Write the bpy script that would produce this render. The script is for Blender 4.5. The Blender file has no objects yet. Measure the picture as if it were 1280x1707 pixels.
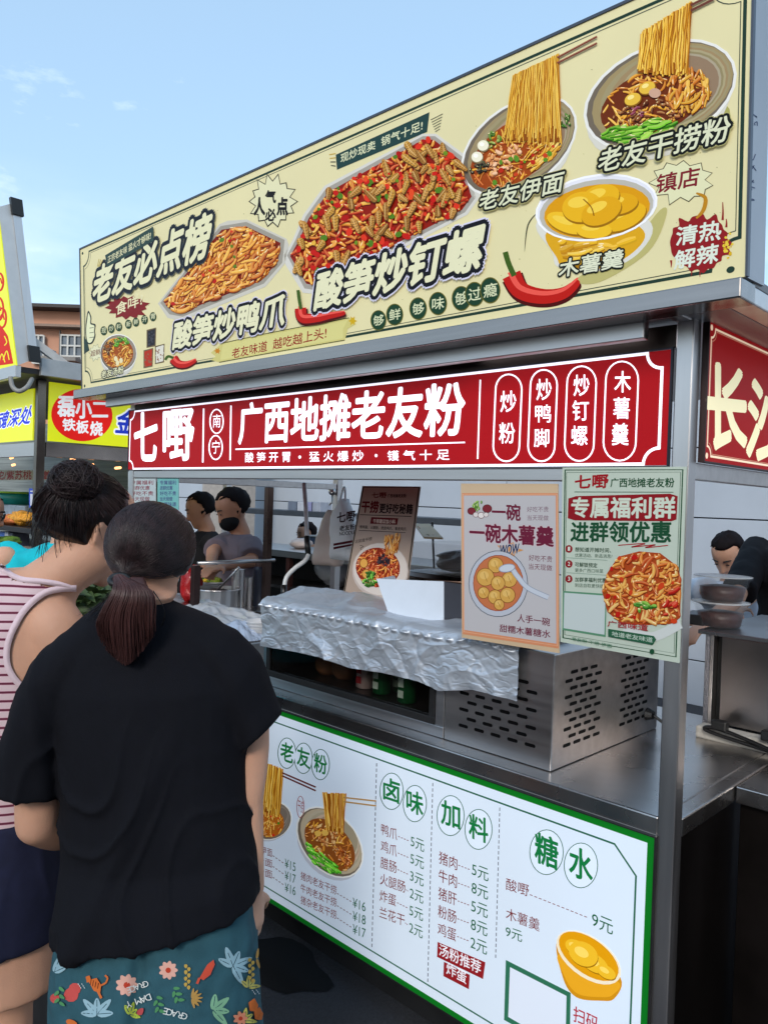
import bpy, bmesh, math, random
from math import sin, cos, pi, radians
from mathutils import Vector, Matrix, noise
from mathutils.bvhtree import BVHTree
random.seed(7)
V = Vector
SC = bpy.context.scene
COL = SC.collection
# ------------------------------------------------------------------ camera
IMW, IMH, CX, CY = 1280, 1707, 640, 853.5
YAW, PIT, ROL, FOC, EYE = 0.772, 0.0149, 0.0332, 1298.93, 1.55
fh = V((-sin(YAW), cos(YAW), 0)); rh = V((cos(YAW), sin(YAW), 0)); ZU = V((0, 0, 1))
fw = cos(PIT)*fh - sin(PIT)*ZU; u0 = cos(PIT)*ZU + sin(PIT)*fh
cr_ = cos(ROL)*rh + sin(ROL)*u0; cu_ = cos(ROL)*u0 - sin(ROL)*rh
EYEP = V((0, 0, EYE))
cd = bpy.data.cameras.new('camera'); cam = bpy.data.objects.new('camera', cd); COL.objects.link(cam)
cd.sensor_fit = 'VERTICAL'; cd.sensor_height = 36; cd.lens = FOC/IMH*36; cd.clip_start = .05; cd.clip_end = 1000
cam.matrix_world = Matrix(((cr_.x, cu_.x, -fw.x, 0), (cr_.y, cu_.y, -fw.y, 0), (cr_.z, cu_.z, -fw.z, EYE), (0, 0, 0, 1)))
SC.camera = cam
# ------------------------------------------------------------------ sky, sun, exposure
SUN_EL, SUN_AZ = radians(30), radians(150)      # azimuth clockwise from +Y
w = bpy.data.worlds.new('World'); SC.world = w; w.use_nodes = True
nt = w.node_tree; bg = nt.nodes['Background']
sky = nt.nodes.new('ShaderNodeTexSky'); sky.sky_type = 'NISHITA'; sky.sun_disc = False
sky.sun_elevation = SUN_EL; sky.sun_rotation = SUN_AZ; sky.air_density = 1.0; sky.dust_density = 1.6; sky.ozone_density = 1.4
tc = nt.nodes.new('ShaderNodeTexCoord'); mp = nt.nodes.new('ShaderNodeMapping'); mp.inputs['Scale'].default_value = (2.2, 2.2, 6.5)
mp.inputs['Location'].default_value = (.62, .3, .05)
nz = nt.nodes.new('ShaderNodeTexNoise'); nz.inputs['Scale'].default_value = 1.6; nz.inputs['Detail'].default_value = 8; nz.inputs['Roughness'].default_value = .6
rp = nt.nodes.new('ShaderNodeValToRGB'); rp.color_ramp.elements[0].position = .66; rp.color_ramp.elements[1].position = 2.0
mx = nt.nodes.new('ShaderNodeMix'); mx.data_type = 'RGBA'; mx.inputs[7].default_value = (5.5, 5.9, 6.4, 1)
nt.links.new(tc.outputs['Generated'], mp.inputs['Vector']); nt.links.new(mp.outputs[0], nz.inputs['Vector'])
nt.links.new(nz.outputs['Fac'], rp.inputs[0]); nt.links.new(rp.outputs[0], mx.inputs[0]); hz = nt.nodes.new('ShaderNodeMix'); hz.data_type = 'RGBA'; hz.inputs[0].default_value = .6; hz.inputs[7].default_value = (1.75, 2.6, 3.35, 1); nt.links.new(sky.outputs[0], hz.inputs[6]); nt.links.new(hz.outputs[2], mx.inputs[6])
sx_ = nt.nodes.new('ShaderNodeSeparateXYZ'); nt.links.new(tc.outputs['Generated'], sx_.inputs[0])
mz = nt.nodes.new('ShaderNodeMapRange'); mz.inputs[1].default_value = .36; mz.inputs[2].default_value = .2; nt.links.new(sx_.outputs['Z'], mz.inputs[0])
n2 = nt.nodes.new('ShaderNodeTexNoise'); n2.inputs['Scale'].default_value = 2.3; n2.inputs['Detail'].default_value = 7; nt.links.new(mp.outputs[0], n2.inputs['Vector'])
r2 = nt.nodes.new('ShaderNodeValToRGB'); r2.color_ramp.elements[0].position = .4; r2.color_ramp.elements[1].position = .8; nt.links.new(n2.outputs['Fac'], r2.inputs[0])
ml = nt.nodes.new('ShaderNodeMath'); ml.operation = 'MULTIPLY'; nt.links.new(mz.outputs[0], ml.inputs[0]); nt.links.new(r2.outputs[0], ml.inputs[1])
m2 = nt.nodes.new('ShaderNodeMix'); m2.data_type = 'RGBA'; m2.inputs[7].default_value = (4.2, 4.6, 5.2, 1); nt.links.new(ml.outputs[0], m2.inputs[0]); nt.links.new(mx.outputs[2], m2.inputs[6])
nt.links.new(m2.outputs[2], bg.inputs['Color']); bg.inputs['Strength'].default_value = .15
sl = bpy.data.lights.new('sun', 'SUN'); sl.energy = .8; sl.angle = radians(14); sl.color = (1, .95, .88)
so = bpy.data.objects.new('sun', sl); COL.objects.link(so)
sd = V((sin(SUN_AZ)*cos(SUN_EL), cos(SUN_AZ)*cos(SUN_EL), sin(SUN_EL)))
so.rotation_euler = sd.to_track_quat('Z', 'Y').to_euler(); so.location = (4, -4, 8)
vs = SC.view_settings; vs.view_transform = 'Standard'; vs.look = 'None'; vs.gamma = 1; vs.exposure = 1.0; vs.use_curve_mapping = False

# ------------------------------------------------------------------ helpers
def ray(px, py): return (cr_*((px-CX)/FOC) - cu_*((py-CY)/FOC) + fw)
def D(px, py, F): return EYEP + ray(px, py)*F                       # a photo point at depth F
def PL(px, py, p0, n):                                             # a photo point on a plane
    r = ray(px, py); return EYEP + r*((V(p0)-EYEP).dot(n)/r.dot(n))
def PZ(px, z, F):
    p = D(px, 826, F); return V((p.x, p.y, z))
def lin(h):
    c = [int(h[i:i+2], 16)/255 for i in (0, 2, 4)]
    return tuple(x/12.92 if x <= .04045 else ((x+.055)/1.055)**2.4 for x in c)
MATS = {}
def pm(name, hexc, rough=.5, metal=0, var=.12, scale=18, bump=0, emit=0, stretch=(1, 1, 1), spec=.5, sss=0, bscale=None, rvar=.1):
    if name in MATS: return MATS[name]
    m = bpy.data.materials.new(name); m.use_nodes = True; MATS[name] = m
    N = m.node_tree; b = N.nodes['Principled BSDF']; c = lin(hexc)
    b.inputs['Roughness'].default_value = rough; b.inputs['Metallic'].default_value = metal
    b.inputs['Specular IOR Level'].default_value = spec
    t = N.nodes.new('ShaderNodeTexCoord'); mpn = N.nodes.new('ShaderNodeMapping'); mpn.inputs['Scale'].default_value = stretch
    n = N.nodes.new('ShaderNodeTexNoise'); n.inputs['Scale'].default_value = scale; n.inputs['Detail'].default_value = 6
    N.links.new(t.outputs['Object'], mpn.inputs[0]); N.links.new(mpn.outputs[0], n.inputs['Vector'])
    r = N.nodes.new('ShaderNodeValToRGB'); r.color_ramp.elements[0].position = .3; r.color_ramp.elements[1].position = .7
    r.color_ramp.elements[0].color = tuple(x*(1-var) for x in c)+(1,); r.color_ramp.elements[1].color = tuple(min(1, x*(1+var)) for x in c)+(1,)
    N.links.new(n.outputs['Fac'], r.inputs[0]); N.links.new(r.outputs[0], b.inputs['Base Color'])
    if rvar:
        mr = N.nodes.new('ShaderNodeMapRange'); mr.inputs[3].default_value = max(.02, rough-rvar); mr.inputs[4].default_value = min(1, rough+rvar)
        N.links.new(n.outputs['Fac'], mr.inputs[0]); N.links.new(mr.outputs[0], b.inputs['Roughness'])
    if bump:
        bn = N.nodes.new('ShaderNodeBump'); bn.inputs['Strength'].default_value = 1; bn.inputs['Distance'].default_value = bump
        if bscale:
            n2 = N.nodes.new('ShaderNodeTexNoise'); n2.inputs['Scale'].default_value = bscale; n2.inputs['Detail'].default_value = 4
            N.links.new(mpn.outputs[0], n2.inputs['Vector']); N.links.new(n2.outputs['Fac'], bn.inputs['Height'])
        else: N.links.new(n.outputs['Fac'], bn.inputs['Height'])
        N.links.new(bn.outputs[0], b.inputs['Normal'])
    if emit: b.inputs['Emission Color'].default_value = c+(1,); b.inputs['Emission Strength'].default_value = emit
    if sss: b.inputs['Subsurface Weight'].default_value = sss; b.inputs['Subsurface Radius'].default_value = (.02, .008, .004)
    return m
def ink(hexc, e=0, rough=.45):
    k = 'ink_%s_%s' % (hexc, e)
    if k in MATS: return MATS[k]
    m = bpy.data.materials.new(k); m.use_nodes = True; MATS[k] = m
    b = m.node_tree.nodes['Principled BSDF']; c = lin(hexc)
    b.inputs['Base Color'].default_value = c+(1,); b.inputs['Roughness'].default_value = rough
    b.inputs['Specular IOR Level'].default_value = .1
    if e: b.inputs['Emission Color'].default_value = c+(1,); b.inputs['Emission Strength'].default_value = e
    return m
def glassy(name, tint, clear=.8, rough=.08):
    if name in MATS: return MATS[name]
    m = bpy.data.materials.new(name); m.use_nodes = True; MATS[name] = m
    N = m.node_tree; b = N.nodes['Principled BSDF']; o = N.nodes['Material Output']
    b.inputs['Base Color'].default_value = lin(tint)+(1,); b.inputs['Roughness'].default_value = rough
    tr = N.nodes.new('ShaderNodeBsdfTransparent'); ms = N.nodes.new('ShaderNodeMixShader'); ms.inputs[0].default_value = clear
    N.links.new(b.outputs[0], ms.inputs[1]); N.links.new(tr.outputs[0], ms.inputs[2]); N.links.new(ms.outputs[0], o.inputs[0])
    return m
def thing(name, label, cat, loc=(0, 0, 0), group=None):
    o = bpy.data.objects.new(name, None); COL.objects.link(o); o.location = loc; o.empty_display_size = .1
    o['label'] = label; o['category'] = cat
    if group: o['group'] = group
    return o
def tag(o, label, cat, group=None):
    o['label'] = label; o['category'] = cat
    if group: o['group'] = group
    return o
def wloc(p):
    l = V((0, 0, 0))
    while p: l = l+p.location; p = p.parent
    return l
def mkobj(name, verts, faces, mats, fm=None, parent=None, smooth=False, bevel=0, label=None, origin=None):
    if parent is None and origin is None:
        xs = [v[0] for v in verts]; ys = [v[1] for v in verts]; zs = [v[2] for v in verts]
        origin = V(((min(xs)+max(xs))/2, (min(ys)+max(ys))/2, min(zs)))
    base = wloc(parent) if parent else V(origin)
    me = bpy.data.meshes.new(name)
    me.from_pydata([tuple(V(v)-base) for v in verts], [], faces)
    if not isinstance(mats, (list, tuple)): mats = [mats]
    for m in mats: me.materials.append(m)
    if fm: me.polygons.foreach_set('material_index', fm)
    if smooth: me.polygons.foreach_set('use_smooth', [True]*len(me.polygons))
    me.update()
    o = bpy.data.objects.new(name, me); COL.objects.link(o)
    if parent: o.parent = parent
    else: o.location = base
    if bevel:
        b = o.modifiers.new('bevel', 'BEVEL'); b.width = bevel; b.segments = 2; b.limit_method = 'ANGLE'; b.angle_limit = radians(40)
    if label: o['label'] = label
    return o
def catmull(p, n=6, closed=False):
    p = [V(q) for q in p]; out = []; L = len(p); rng = L if closed else L-1
    for i in range(rng):
        a = p[(i-1) % L] if closed or i > 0 else p[0]; b = p[i]; c = p[(i+1) % L]
        d = p[(i+2) % L] if closed or i+2 < L else p[-1]
        for k in range(n):
            t = k/n
            out.append(.5*((2*b)+(c-a)*t+(2*a-5*b+4*c-d)*t*t+(3*b-a-3*c+d)*t**3))
    if not closed: out.append(p[-1])
    return out
class MB:
    def __init__(s): s.v = []; s.f = []; s.m = []; s.cur = 0
    def add(s, vs, fs):
        o = len(s.v); s.v += [V(v) for v in vs]; s.f += [tuple(i+o for i in f) for f in fs]; s.m += [s.cur]*len(fs); return s
    def hexa(s, c):     # 8 corners: bottom ring 0-3, top ring 4-7 (counter-clockwise from above)
        return s.add(c, [(3, 2, 1, 0), (4, 5, 6, 7), (0, 1, 5, 4), (1, 2, 6, 5), (2, 3, 7, 6), (3, 0, 4, 7)])
    def box(s, x0, x1, y0, y1, z0, z1):
        return s.hexa([(x0, y0, z0), (x1, y0, z0), (x1, y1, z0), (x0, y1, z0), (x0, y0, z1), (x1, y0, z1), (x1, y1, z1), (x0, y1, z1)])
    def obox(s, c, a, b, d):   # centre and three half-vectors
        c, a, b, d = V(c), V(a), V(b), V(d)
        return s.hexa([c-a-b-d, c+a-b-d, c+a+b-d, c-a+b-d, c-a-b+d, c+a-b+d, c+a+b+d, c-a+b+d])
    def slab(s, q, n, t):      # a quad given by 4 points thickened by t against n
        q = [V(p) for p in q]; n = V(n)*t
        return s.hexa([p-n for p in q]+q)
    def tube(s, pts, r, k=10, caps=True):
        pts = [V(p) for p in pts]; n = len(pts); rr = r if isinstance(r, (list, tuple)) else [r]*n
        vs = []; t0 = (pts[1]-pts[0]).normalized(); a = t0.orthogonal().normalized()
        for i, p in enumerate(pts):
            t = (pts[min(i+1, n-1)]-pts[max(i-1, 0)]).normalized()
            a = (a-t*a.dot(t)).normalized(); b = t.cross(a)
            for j in range(k):
                an = 2*pi*j/k; vs.append(p+(a*cos(an)+b*sin(an))*rr[i])
        fs = [(i*k+j, i*k+(j+1) % k, (i+1)*k+(j+1) % k, (i+1)*k+j) for i in range(n-1) for j in range(k)]
        if caps: fs += [tuple(range(k-1, -1, -1)), tuple(range((n-1)*k, n*k))]
        return s.add(vs, fs)
    def lathe(s, c, prof, k=28, sx=1, sy=1):     # prof: (r, z) list
        c = V(c); vs = [c+V((r*cos(2*pi*j/k)*sx, r*sin(2*pi*j/k)*sy, z)) for r, z in prof for j in range(k)]
        n = len(prof); fs = [(i*k+j, i*k+(j+1) % k, (i+1)*k+(j+1) % k, (i+1)*k+j) for i in range(n-1) for j in range(k)]
        fs += [tuple(range(k-1, -1, -1)), tuple(range((n-1)*k, n*k))]
        return s.add(vs, fs)
    def loft(s, rings):
        k = len(rings[0]); n = len(rings); vs = [p for r in rings for p in r]
        fs = [(i*k+j, i*k+(j+1) % k, (i+1)*k+(j+1) % k, (i+1)*k+j) for i in range(n-1) for j in range(k)]
        fs += [tuple(range(k-1, -1, -1)), tuple(range((n-1)*k, n*k))]
        return s.add(vs, fs)
    def ball(s, c, a, b, d, ku=20, kv=12):       # ellipsoid with half-axis vectors
        c, a, b, d = V(c), V(a), V(b), V(d); R = []
        for i in range(1, kv):
            th = pi*i/kv; R.append([c-d*cos(th)+(a*cos(2*pi*j/ku)+b*sin(2*pi*j/ku))*sin(th) for j in range(ku)])
        return s.loft(R)
    def build(s, name, mats, parent=None, **k): return mkobj(name, s.v, s.f, mats, s.m, parent, **k)
def bx(name, m, parent, *a, bevel=.002, **k): return MB().box(*a).build(name, m, parent, bevel=bevel, **k)
# ---- lettering
GC = {}
def glyph(body, bold=0.0, shear=0.0, res=3, space=1.0):
    k = (body, bold, shear, space)
    if k in GC: return GC[k]
    c = bpy.data.curves.new('lettering', 'FONT'); c.body = body; c.offset = bold; c.shear = shear; c.resolution_u = res; c.fill_mode = 'FRONT'; c.space_character = space
    o = bpy.data.objects.new('lettering', c); COL.objects.link(o)
    dg = bpy.context.evaluated_depsgraph_get(); me = bpy.data.meshes.new_from_object(o.evaluated_get(dg))
    vs = [(v.co.x, v.co.y) for v in me.vertices]; fs = [tuple(p.vertices) for p in me.polygons]
    bpy.data.objects.remove(o); bpy.data.curves.remove(c); bpy.data.meshes.remove(me)
    x0 = min(v[0] for v in vs); x1 = max(v[0] for v in vs); y0 = min(v[1] for v in vs); y1 = max(v[1] for v in vs)
    GC[k] = ([((x-x0)/(x1-x0), (y-y0)/(y1-y0)) for x, y in vs], fs, (x1-x0)/(y1-y0)); return GC[k]
class Art:
    """flat print on a real plane: shapes are traced in photo pixels and land on the plane in metres"""
    def __init__(s, p0, n, up=(0, 0, 1), e=0):
        s.p0 = V(p0); s.n = V(n).normalized(); s.u = V(up).cross(s.n).normalized(); s.w = s.n.cross(s.u); s.e = e
        s.h = .0005; s.dh = .000006; s.reset()
    def reset(s): s.v = []; s.f = []; s.mi = []; s.ml = []
    def q(s, px, py):
        p = PL(px, py, s.p0, s.n)-s.p0; return V((p.dot(s.u), p.dot(s.w)))
    def mat(s, c):
        m = ink(c, s.e) if isinstance(c, str) else c
        if m not in s.ml: s.ml.append(m)
        return s.ml.index(m)
    def raw(s, uv, faces, c, h=None):
        if h is None: s.h += s.dh; h = s.h
        o = len(s.v); s.v += [s.p0+s.u*a[0]+s.w*a[1]+s.n*(.0002+h*.4) for a in uv]
        for f in faces:
            s.f.append(tuple(i+o for i in f))
        i = s.mat(c); s.mi += [i]*len(faces)
    def polyuv(s, uv, c, h=None):
        ar = sum(uv[i][0]*uv[(i+1) % len(uv)][1]-uv[(i+1) % len(uv)][0]*uv[i][1] for i in range(len(uv)))
        if ar < 0: uv = uv[::-1]
        s.raw(uv, [tuple(range(len(uv)))], c, h)
    def poly(s, pts, c, h=None): s.polyuv([s.q(*p) for p in pts], c, h)
    def blob(s, pts, c, n=6): s.poly([tuple(p) for p in catmull([(a, b, 0) for a, b in pts], n, True)] and [(p.x, p.y) for p in catmull([(a, b, 0) for a, b in pts], n, True)], c)
    def ell(s, cx, cy, rx, ry, c, rot=0, n=28, a0=0, a1=2*pi):
        R = radians(rot); pts = []
        for i in range(n+(a1-a0 < 6.2)):
            t = a0+(a1-a0)*i/n; x = rx*cos(t); y = ry*sin(t); pts.append((cx+x*cos(R)-y*sin(R), cy+x*sin(R)+y*cos(R)))
        s.poly(pts, c); return pts
    def strip(s, pts, wd, c, closed=False, h=None, taper=None):
        P = [V((a, b)) for a, b in pts]; n = len(P); L = []; Rr = []
        for i in range(n):
            a = P[(i-1) % n] if closed or i else P[0]; b = P[(i+1) % n] if closed or i < n-1 else P[-1]
            t = (b-a); t = t.normalized() if t.length > 1e-9 else V((1, 0)); nn = V((-t.y, t.x))
            ww = wd/2*(1 if not taper else taper(i/max(1, n-1)))
            L.append(P[i]+nn*ww); Rr.append(P[i]-nn*ww)
        uv = [s.q(p.x, p.y) for p in L+Rr]
        fs = [(n+i, n+(i+1) % n, (i+1) % n, i)[::-1] for i in range(n if closed else n-1)]
        s.raw(uv, fs, c, h)
    def curve(s, pts, wd, c, n=6, taper=None, closed=False):
        s.strip([(p.x, p.y) for p in catmull([(a, b, 0) for a, b in pts], n, closed)], wd, c, closed, taper=taper)
    def stripuv(s, uv, wd, c, closed=True):
        P = [V(p) for p in uv]; n = len(P); L = []; Rr = []
        for i in range(n):
            a = P[(i-1) % n]; b = P[(i+1) % n]; d1 = (P[i]-a).normalized(); d2 = (b-P[i]).normalized()
            if not closed and i == 0: d1 = d2
            if not closed and i == n-1: d2 = d1
            t = (d1+d2).normalized(); nn = V((-t.y, t.x)); k = wd/2/max(.5, nn.dot(V((-d1.y, d1.x))))
            L.append(P[i]+nn*k); Rr.append(P[i]-nn*k)
        s.raw(L+Rr, [(i, (i+1) % n, n+(i+1) % n, n+i)[::-1] for i in range(n if closed else n-1)], c)
    def frame(s, u0, u1, v0, v1, wd, c, notch=0, k=8, style='round'):
        if not notch: pts = [(u0, v0), (u1, v0), (u1, v1), (u0, v1)]
        elif style == 'chamfer': pts = [(u0+notch, v0), (u1-notch, v0), (u1, v0+notch), (u1, v1-notch), (u1-notch, v1), (u0+notch, v1), (u0, v1-notch), (u0, v0+notch)]
        else:
            pts = []
            for cx, cy, a in ((u0, v0, 90), (u1, v0, 180), (u1, v1, 270), (u0, v1, 360)):
                for i in range(k+1):
                    t = radians(a-90*i/k); pts.append((cx+notch*cos(t), cy+notch*sin(t)))
        s.stripuv(pts, wd, c)
    def text(s, body, bl, br, hh, c, bold=.012, shear=0, out=None, out2=None, tl=None, space=1.0):
        A = s.q(*bl); B = s.q(*br); C = s.q(*(tl or (bl[0]+hh*.03, bl[1]-hh)))
        g, fs, asp = glyph(body, 0, shear, space=space)
        ex, ey = B-A, C-A; uv = [A+ex*x+ey*y for x, y in g]
        for oc in (out2, out):
            if oc:
                col, wd = oc; r = wd*ey.length
                for rr, kk in ((r, 14), (r*.5, 8)):
                    for i in range(kk):
                        d = V((cos(2*pi*i/kk), sin(2*pi*i/kk)))*rr; s.raw([p+d for p in uv], fs, col)
        if bold > .006:
            for i in range(8):
                d = V((cos(pi*i/4), sin(pi*i/4)))*bold*ey.length; s.raw([p+d for p in uv], fs, c)
        s.raw(uv, fs, c)
    def chars(s, body, boxes, c, bold=.012, **k):      # boxes: (x0,y0,x1,y1) in photo pixels, y1 = bottom
        for ch, (x0, y0, x1, y1) in zip(body, boxes):
            s.text(ch, (x0, y1), (x1, y1), y1-y0, c, bold, tl=(x0, y0), **k)
    def build(s, name, parent, label=None):
        o = mkobj(name, s.v, s.f, s.ml, s.mi, parent, label=label); s.reset(); return o
def burst(cx, cy, rx, ry, n=12, depth=.62, seed=1, rot=0):
    rd = random.Random(seed); out = []
    for i in range(2*n):
        k = rd.uniform(.88, 1.08) if i % 2 == 0 else depth*rd.uniform(.92, 1.08)
        t = pi*i/n+rot; out.append((cx+rx*k*cos(t), cy+ry*k*sin(t)))
    return out
def inside(p, poly):
    x, y = p; c = False; n = len(poly)
    for i in range(n):
        (x1, y1), (x2, y2) = poly[i], poly[i-1]
        if (y1 > y) != (y2 > y) and x < (x2-x1)*(y-y1)/(y2-y1)+x1: c = not c
    return c
NOOD = ['d98a1c', 'e8a32a', 'c9741a', 'f0b84a', 'b5621a', 'e09a30']
def mixc(a, b, t): return ''.join('%02x' % (int(round((int(a[i:i+2], 16)*(1-t)+int(b[i:i+2], 16)*t)/12))*12 % 256 if (int(a[i:i+2], 16)*(1-t)+int(b[i:i+2], 16)*t) < 246 else 252) for i in (0, 2, 4))
def pile(a, poly, n, pal, ln, wd, seed=0, ang=None, spread=1.6, dark='5a2408', curl=.5):
    rd = random.Random(seed); xs = [p[0] for p in poly]; ys = [p[1] for p in poly]; k = 0
    while k < n:
        x = rd.uniform(min(xs), max(xs)); y = rd.uniform(min(ys), max(ys))
        if not inside((x, y), poly): continue
        k += 1; t = (ang if ang is not None else rd.uniform(0, pi))+rd.uniform(-spread, spread)/2; L = ln*rd.uniform(.5, 1.2); b = rd.uniform(-curl, curl)
        pts = []
        for i in range(5):
            q = (i-2)/4*L; pts.append((x+q*cos(t)-b*L*((i-2)/2)**2*.3*sin(t), y+q*sin(t)+b*L*((i-2)/2)**2*.3*cos(t)))
        pts = [p for p in pts if inside(p, poly)]
        if len(pts) < 2: continue
        ww = wd*rd.uniform(.7, 1.3); c = rd.choice(pal); tp = lambda s: .55+.45*sin(pi*s)
        a.curve([(p[0]+ww*.1, p[1]+ww*.26) for p in pts], ww*1.02, dark if rd.random() < .55 else mixc(dark, c, .5), 3, tp); a.curve(pts, ww*.9, c, 3, tp)
        a.curve([(p[0]-ww*.08, p[1]-ww*.14) for p in pts], ww*.45, mixc(c, 'ffe9a8', .28), 3, tp)
        if rd.random() < .6: i = rd.randrange(len(pts)-1); a.curve([(p[0]-ww*.1, p[1]-ww*.22) for p in pts[i:i+2]], ww*.22, 'fbe6b4', 3, tp)
def dots(a, poly, n, pal, r, seed=0):
    rd = random.Random(seed); xs = [p[0] for p in poly]; ys = [p[1] for p in poly]; k = 0
    while k < n:
        x = rd.uniform(min(xs), max(xs)); y = rd.uniform(min(ys), max(ys))
        if not inside((x, y), poly): continue
        k += 1; q = r*rd.uniform(.5, 1.2); a.ell(x, y, q*rd.uniform(.8, 1.5), q, rd.choice(pal), rd.uniform(0, 180), 9)
def column(a, tl, tr, br, bl, n, pal, wd, seed=0):      # lifted noodles
    rd = random.Random(seed); a.poly([tl, tr, br, bl], '8a4a0c')
    for k in range(n):
        s0 = rd.random(); s1 = min(1, max(0, s0+rd.uniform(-.12, .12))); e = rd.uniform(.8, 1.06); x0 = tl[0]+(tr[0]-tl[0])*s0; y0 = tl[1]+(tr[1]-tl[1])*s0-rd.uniform(0, wd)
        x1 = bl[0]+(br[0]-bl[0])*s1; y1 = bl[1]+(br[1]-bl[1])*s1
        pts = [(x0+(x1-x0)*t*e+rd.uniform(-wd, wd)*.5, y0+(y1-y0)*t*e) for t in (0, .25, .5, .75, 1)]
        a.curve([(p[0]+wd*.3, p[1]) for p in pts], wd, '9a5a10', 3); c = rd.choice(pal); a.curve(pts, wd*.8, c, 3); a.curve([(p[0]-wd*.15, p[1]) for p in pts], wd*.28, mixc(c, 'fff0b0', .4), 3)
def epts(cx, cy, rx, ry, rot=0, n=26):
    R = radians(rot); return [(cx+rx*cos(t)*cos(R)-ry*sin(t)*sin(R), cy+rx*cos(t)*sin(R)+ry*sin(t)*cos(R)) for t in [2*pi*i/n for i in range(n)]]
def chili(a, pts, wd, stem=None):
    tp = lambda s: (1-s)**.45*.9+.12
    a.curve([(x+wd*.06, y+wd*.14) for x, y in pts], wd*1.15, '4a0a08', 8, tp); a.curve(pts, wd, 'b81a12', 8, tp)
    a.curve([(x-wd*.05, y-wd*.16) for x, y in pts], wd*.3, 'e8564a', 8, tp)
    if stem: a.curve(stem, wd*.28, '3c5a1c', 6)
def bowlpic(a, cx, cy, rx, ry, rot, drop=.45, steel='8f8578', low='c9c6bd'):
    a.poly(epts(cx-rx*.02, cy+ry*drop*.55, rx*.97, ry*1.02, rot), low)
    a.poly(epts(cx, cy, rx*1.03, ry*1.04, rot), 'e4e2dc'); a.poly(epts(cx, cy, rx*.99, ry*.98, rot), '6f6456'); a.poly(epts(cx+rx*.03, cy-ry*.03, rx*.95, ry*.92, rot), steel)
    for k in range(1, 7): a.poly(epts(cx+rx*(.03+.035*k), cy-ry*(.03+.02*k), rx*(.95-.07*k), ry*(.92-.05*k), rot), mixc(steel, 'd8cfc0' if k % 2 else '6f6254', .12*k/2))
# ------------------------------------------------------------------ materials
STEEL = pm('brushed_steel', 'cbc7c5', .34, 1, .1, 5, stretch=(6, 6, .5), rvar=.1)
STEELH = pm('brushed_steel_flat', 'c8c3c0', .34, 1, .1, 5, stretch=(.5, 8, 8), rvar=.12)
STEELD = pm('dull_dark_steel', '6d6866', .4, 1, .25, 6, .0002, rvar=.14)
STEELW = pm('worn_steel_top', 'bcb8b5', .27, 1, .18, 5, .0004, bscale=9, rvar=.12)
BLACK = pm('black_trim', '1b1b1c', .5, 0, .2, 20)
DARKIN = pm('dark_interior', '2a2523', .7, 0, .2, 8)
ASPH = pm('asphalt', '2b2c31', .82, 0, .3, 90, .004, rvar=.12)
WHITEP = pm('white_plastic', 'd9dce0', .4, 0, .04, 6)
BLKP = pm('black_plastic', '141414', .4, 0, .1, 20)
# ------------------------------------------------------------------ ground
g = MB()
N_ = 40
g.add([(-120+240*i/N_, -120+240*j/N_, 0) for j in range(N_+1) for i in range(N_+1)], [(j*(N_+1)+i, j*(N_+1)+i+1, (j+1)*(N_+1)+i+1, (j+1)*(N_+1)+i) for j in range(N_) for i in range(N_)])
gr = g.build('ground', ASPH); gr['kind'] = 'structure'
st = MB(); P = []
for i in range(26):
    t = 2*pi*i/26; r = 1+.35*noise.noise(V((cos(t)*1.3, sin(t)*1.3, 2)))
    P.append(V((-2.0+.2*r*cos(t), 1.62+.12*r*sin(t), .004)))
wet = st.add(P, [tuple(range(26))]).build('wet_patch', pm('wet_asphalt', '0a0a0c', .6, 0, .1, 60, rvar=.05, spec=.2)); wet['kind'] = 'structure'
# ------------------------------------------------------------------ unseen stand-in stalls behind the viewer, added to give the steel darker reflections
ob = thing('reflection_block', 'long low block across the lane, added out of view to darken reflections in the steel', 'building', tuple(-fh*6))
MB().obox(-fh*6.5+ZU*1.5, rh*11, fh*.5, ZU*1.5).build('wall', pm('reflection_wall', '8a7a70', .8, 0, .3, .8), ob)
for i, (x, z, w2, h2, c) in enumerate(((-8, 2.4, 1.4, .3, '9a2a20'), (-4.6, 2.3, 1.2, .25, 'b8a040'), (-1.4, 2.5, 1.3, .3, '8a2420'), (1.8, 2.35, 1.2, .25, 'b0b0a8'), (5, 2.4, 1.4, .3, 'a83a24'), (8.4, 2.4, 1.2, .3, 'b8a848'))):
    MB().obox(-fh*5.97+rh*x+ZU*z, rh*w2, fh*.02, ZU*h2).build('reflection_sign', pm('opp_'+c, c, .5), ob)
    MB().obox(-fh*5.97+rh*x+ZU*1.1, rh*w2*.9, fh*.02, ZU*.8).build('reflection_opening', pm('opp_open', '141212', .6), ob)
# ------------------------------------------------------------------ the stall
XL, XR, YF, YB = -3.237, -.718, 1.69, 2.95
ZC = .858
stall = thing('food_stall', 'long stainless steel noodle stall with counter, posts and overhanging roof', 'food stall', ((XL+XR)/2, (YF+YB)/2, 0))
bx('counter_top', STEELW, stall, XL, XR-.04, YF+.004, YB-.3, ZC-.044, ZC, bevel=.004)
bx('counter_top', STEELW, stall, XR-.0399, XR, YF+.041, YB-.3, ZC-.044, ZC, bevel=.004)
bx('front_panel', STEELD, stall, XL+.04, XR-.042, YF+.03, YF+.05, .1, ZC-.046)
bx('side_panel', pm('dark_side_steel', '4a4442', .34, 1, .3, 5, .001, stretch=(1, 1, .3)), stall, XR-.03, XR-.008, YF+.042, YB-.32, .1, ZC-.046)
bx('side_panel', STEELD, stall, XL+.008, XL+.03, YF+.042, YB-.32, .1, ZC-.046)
bx('base_frame', BLACK, stall, XL+.02, XR-.05, YF+.002, YF+.029, .075, .138)
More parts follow.
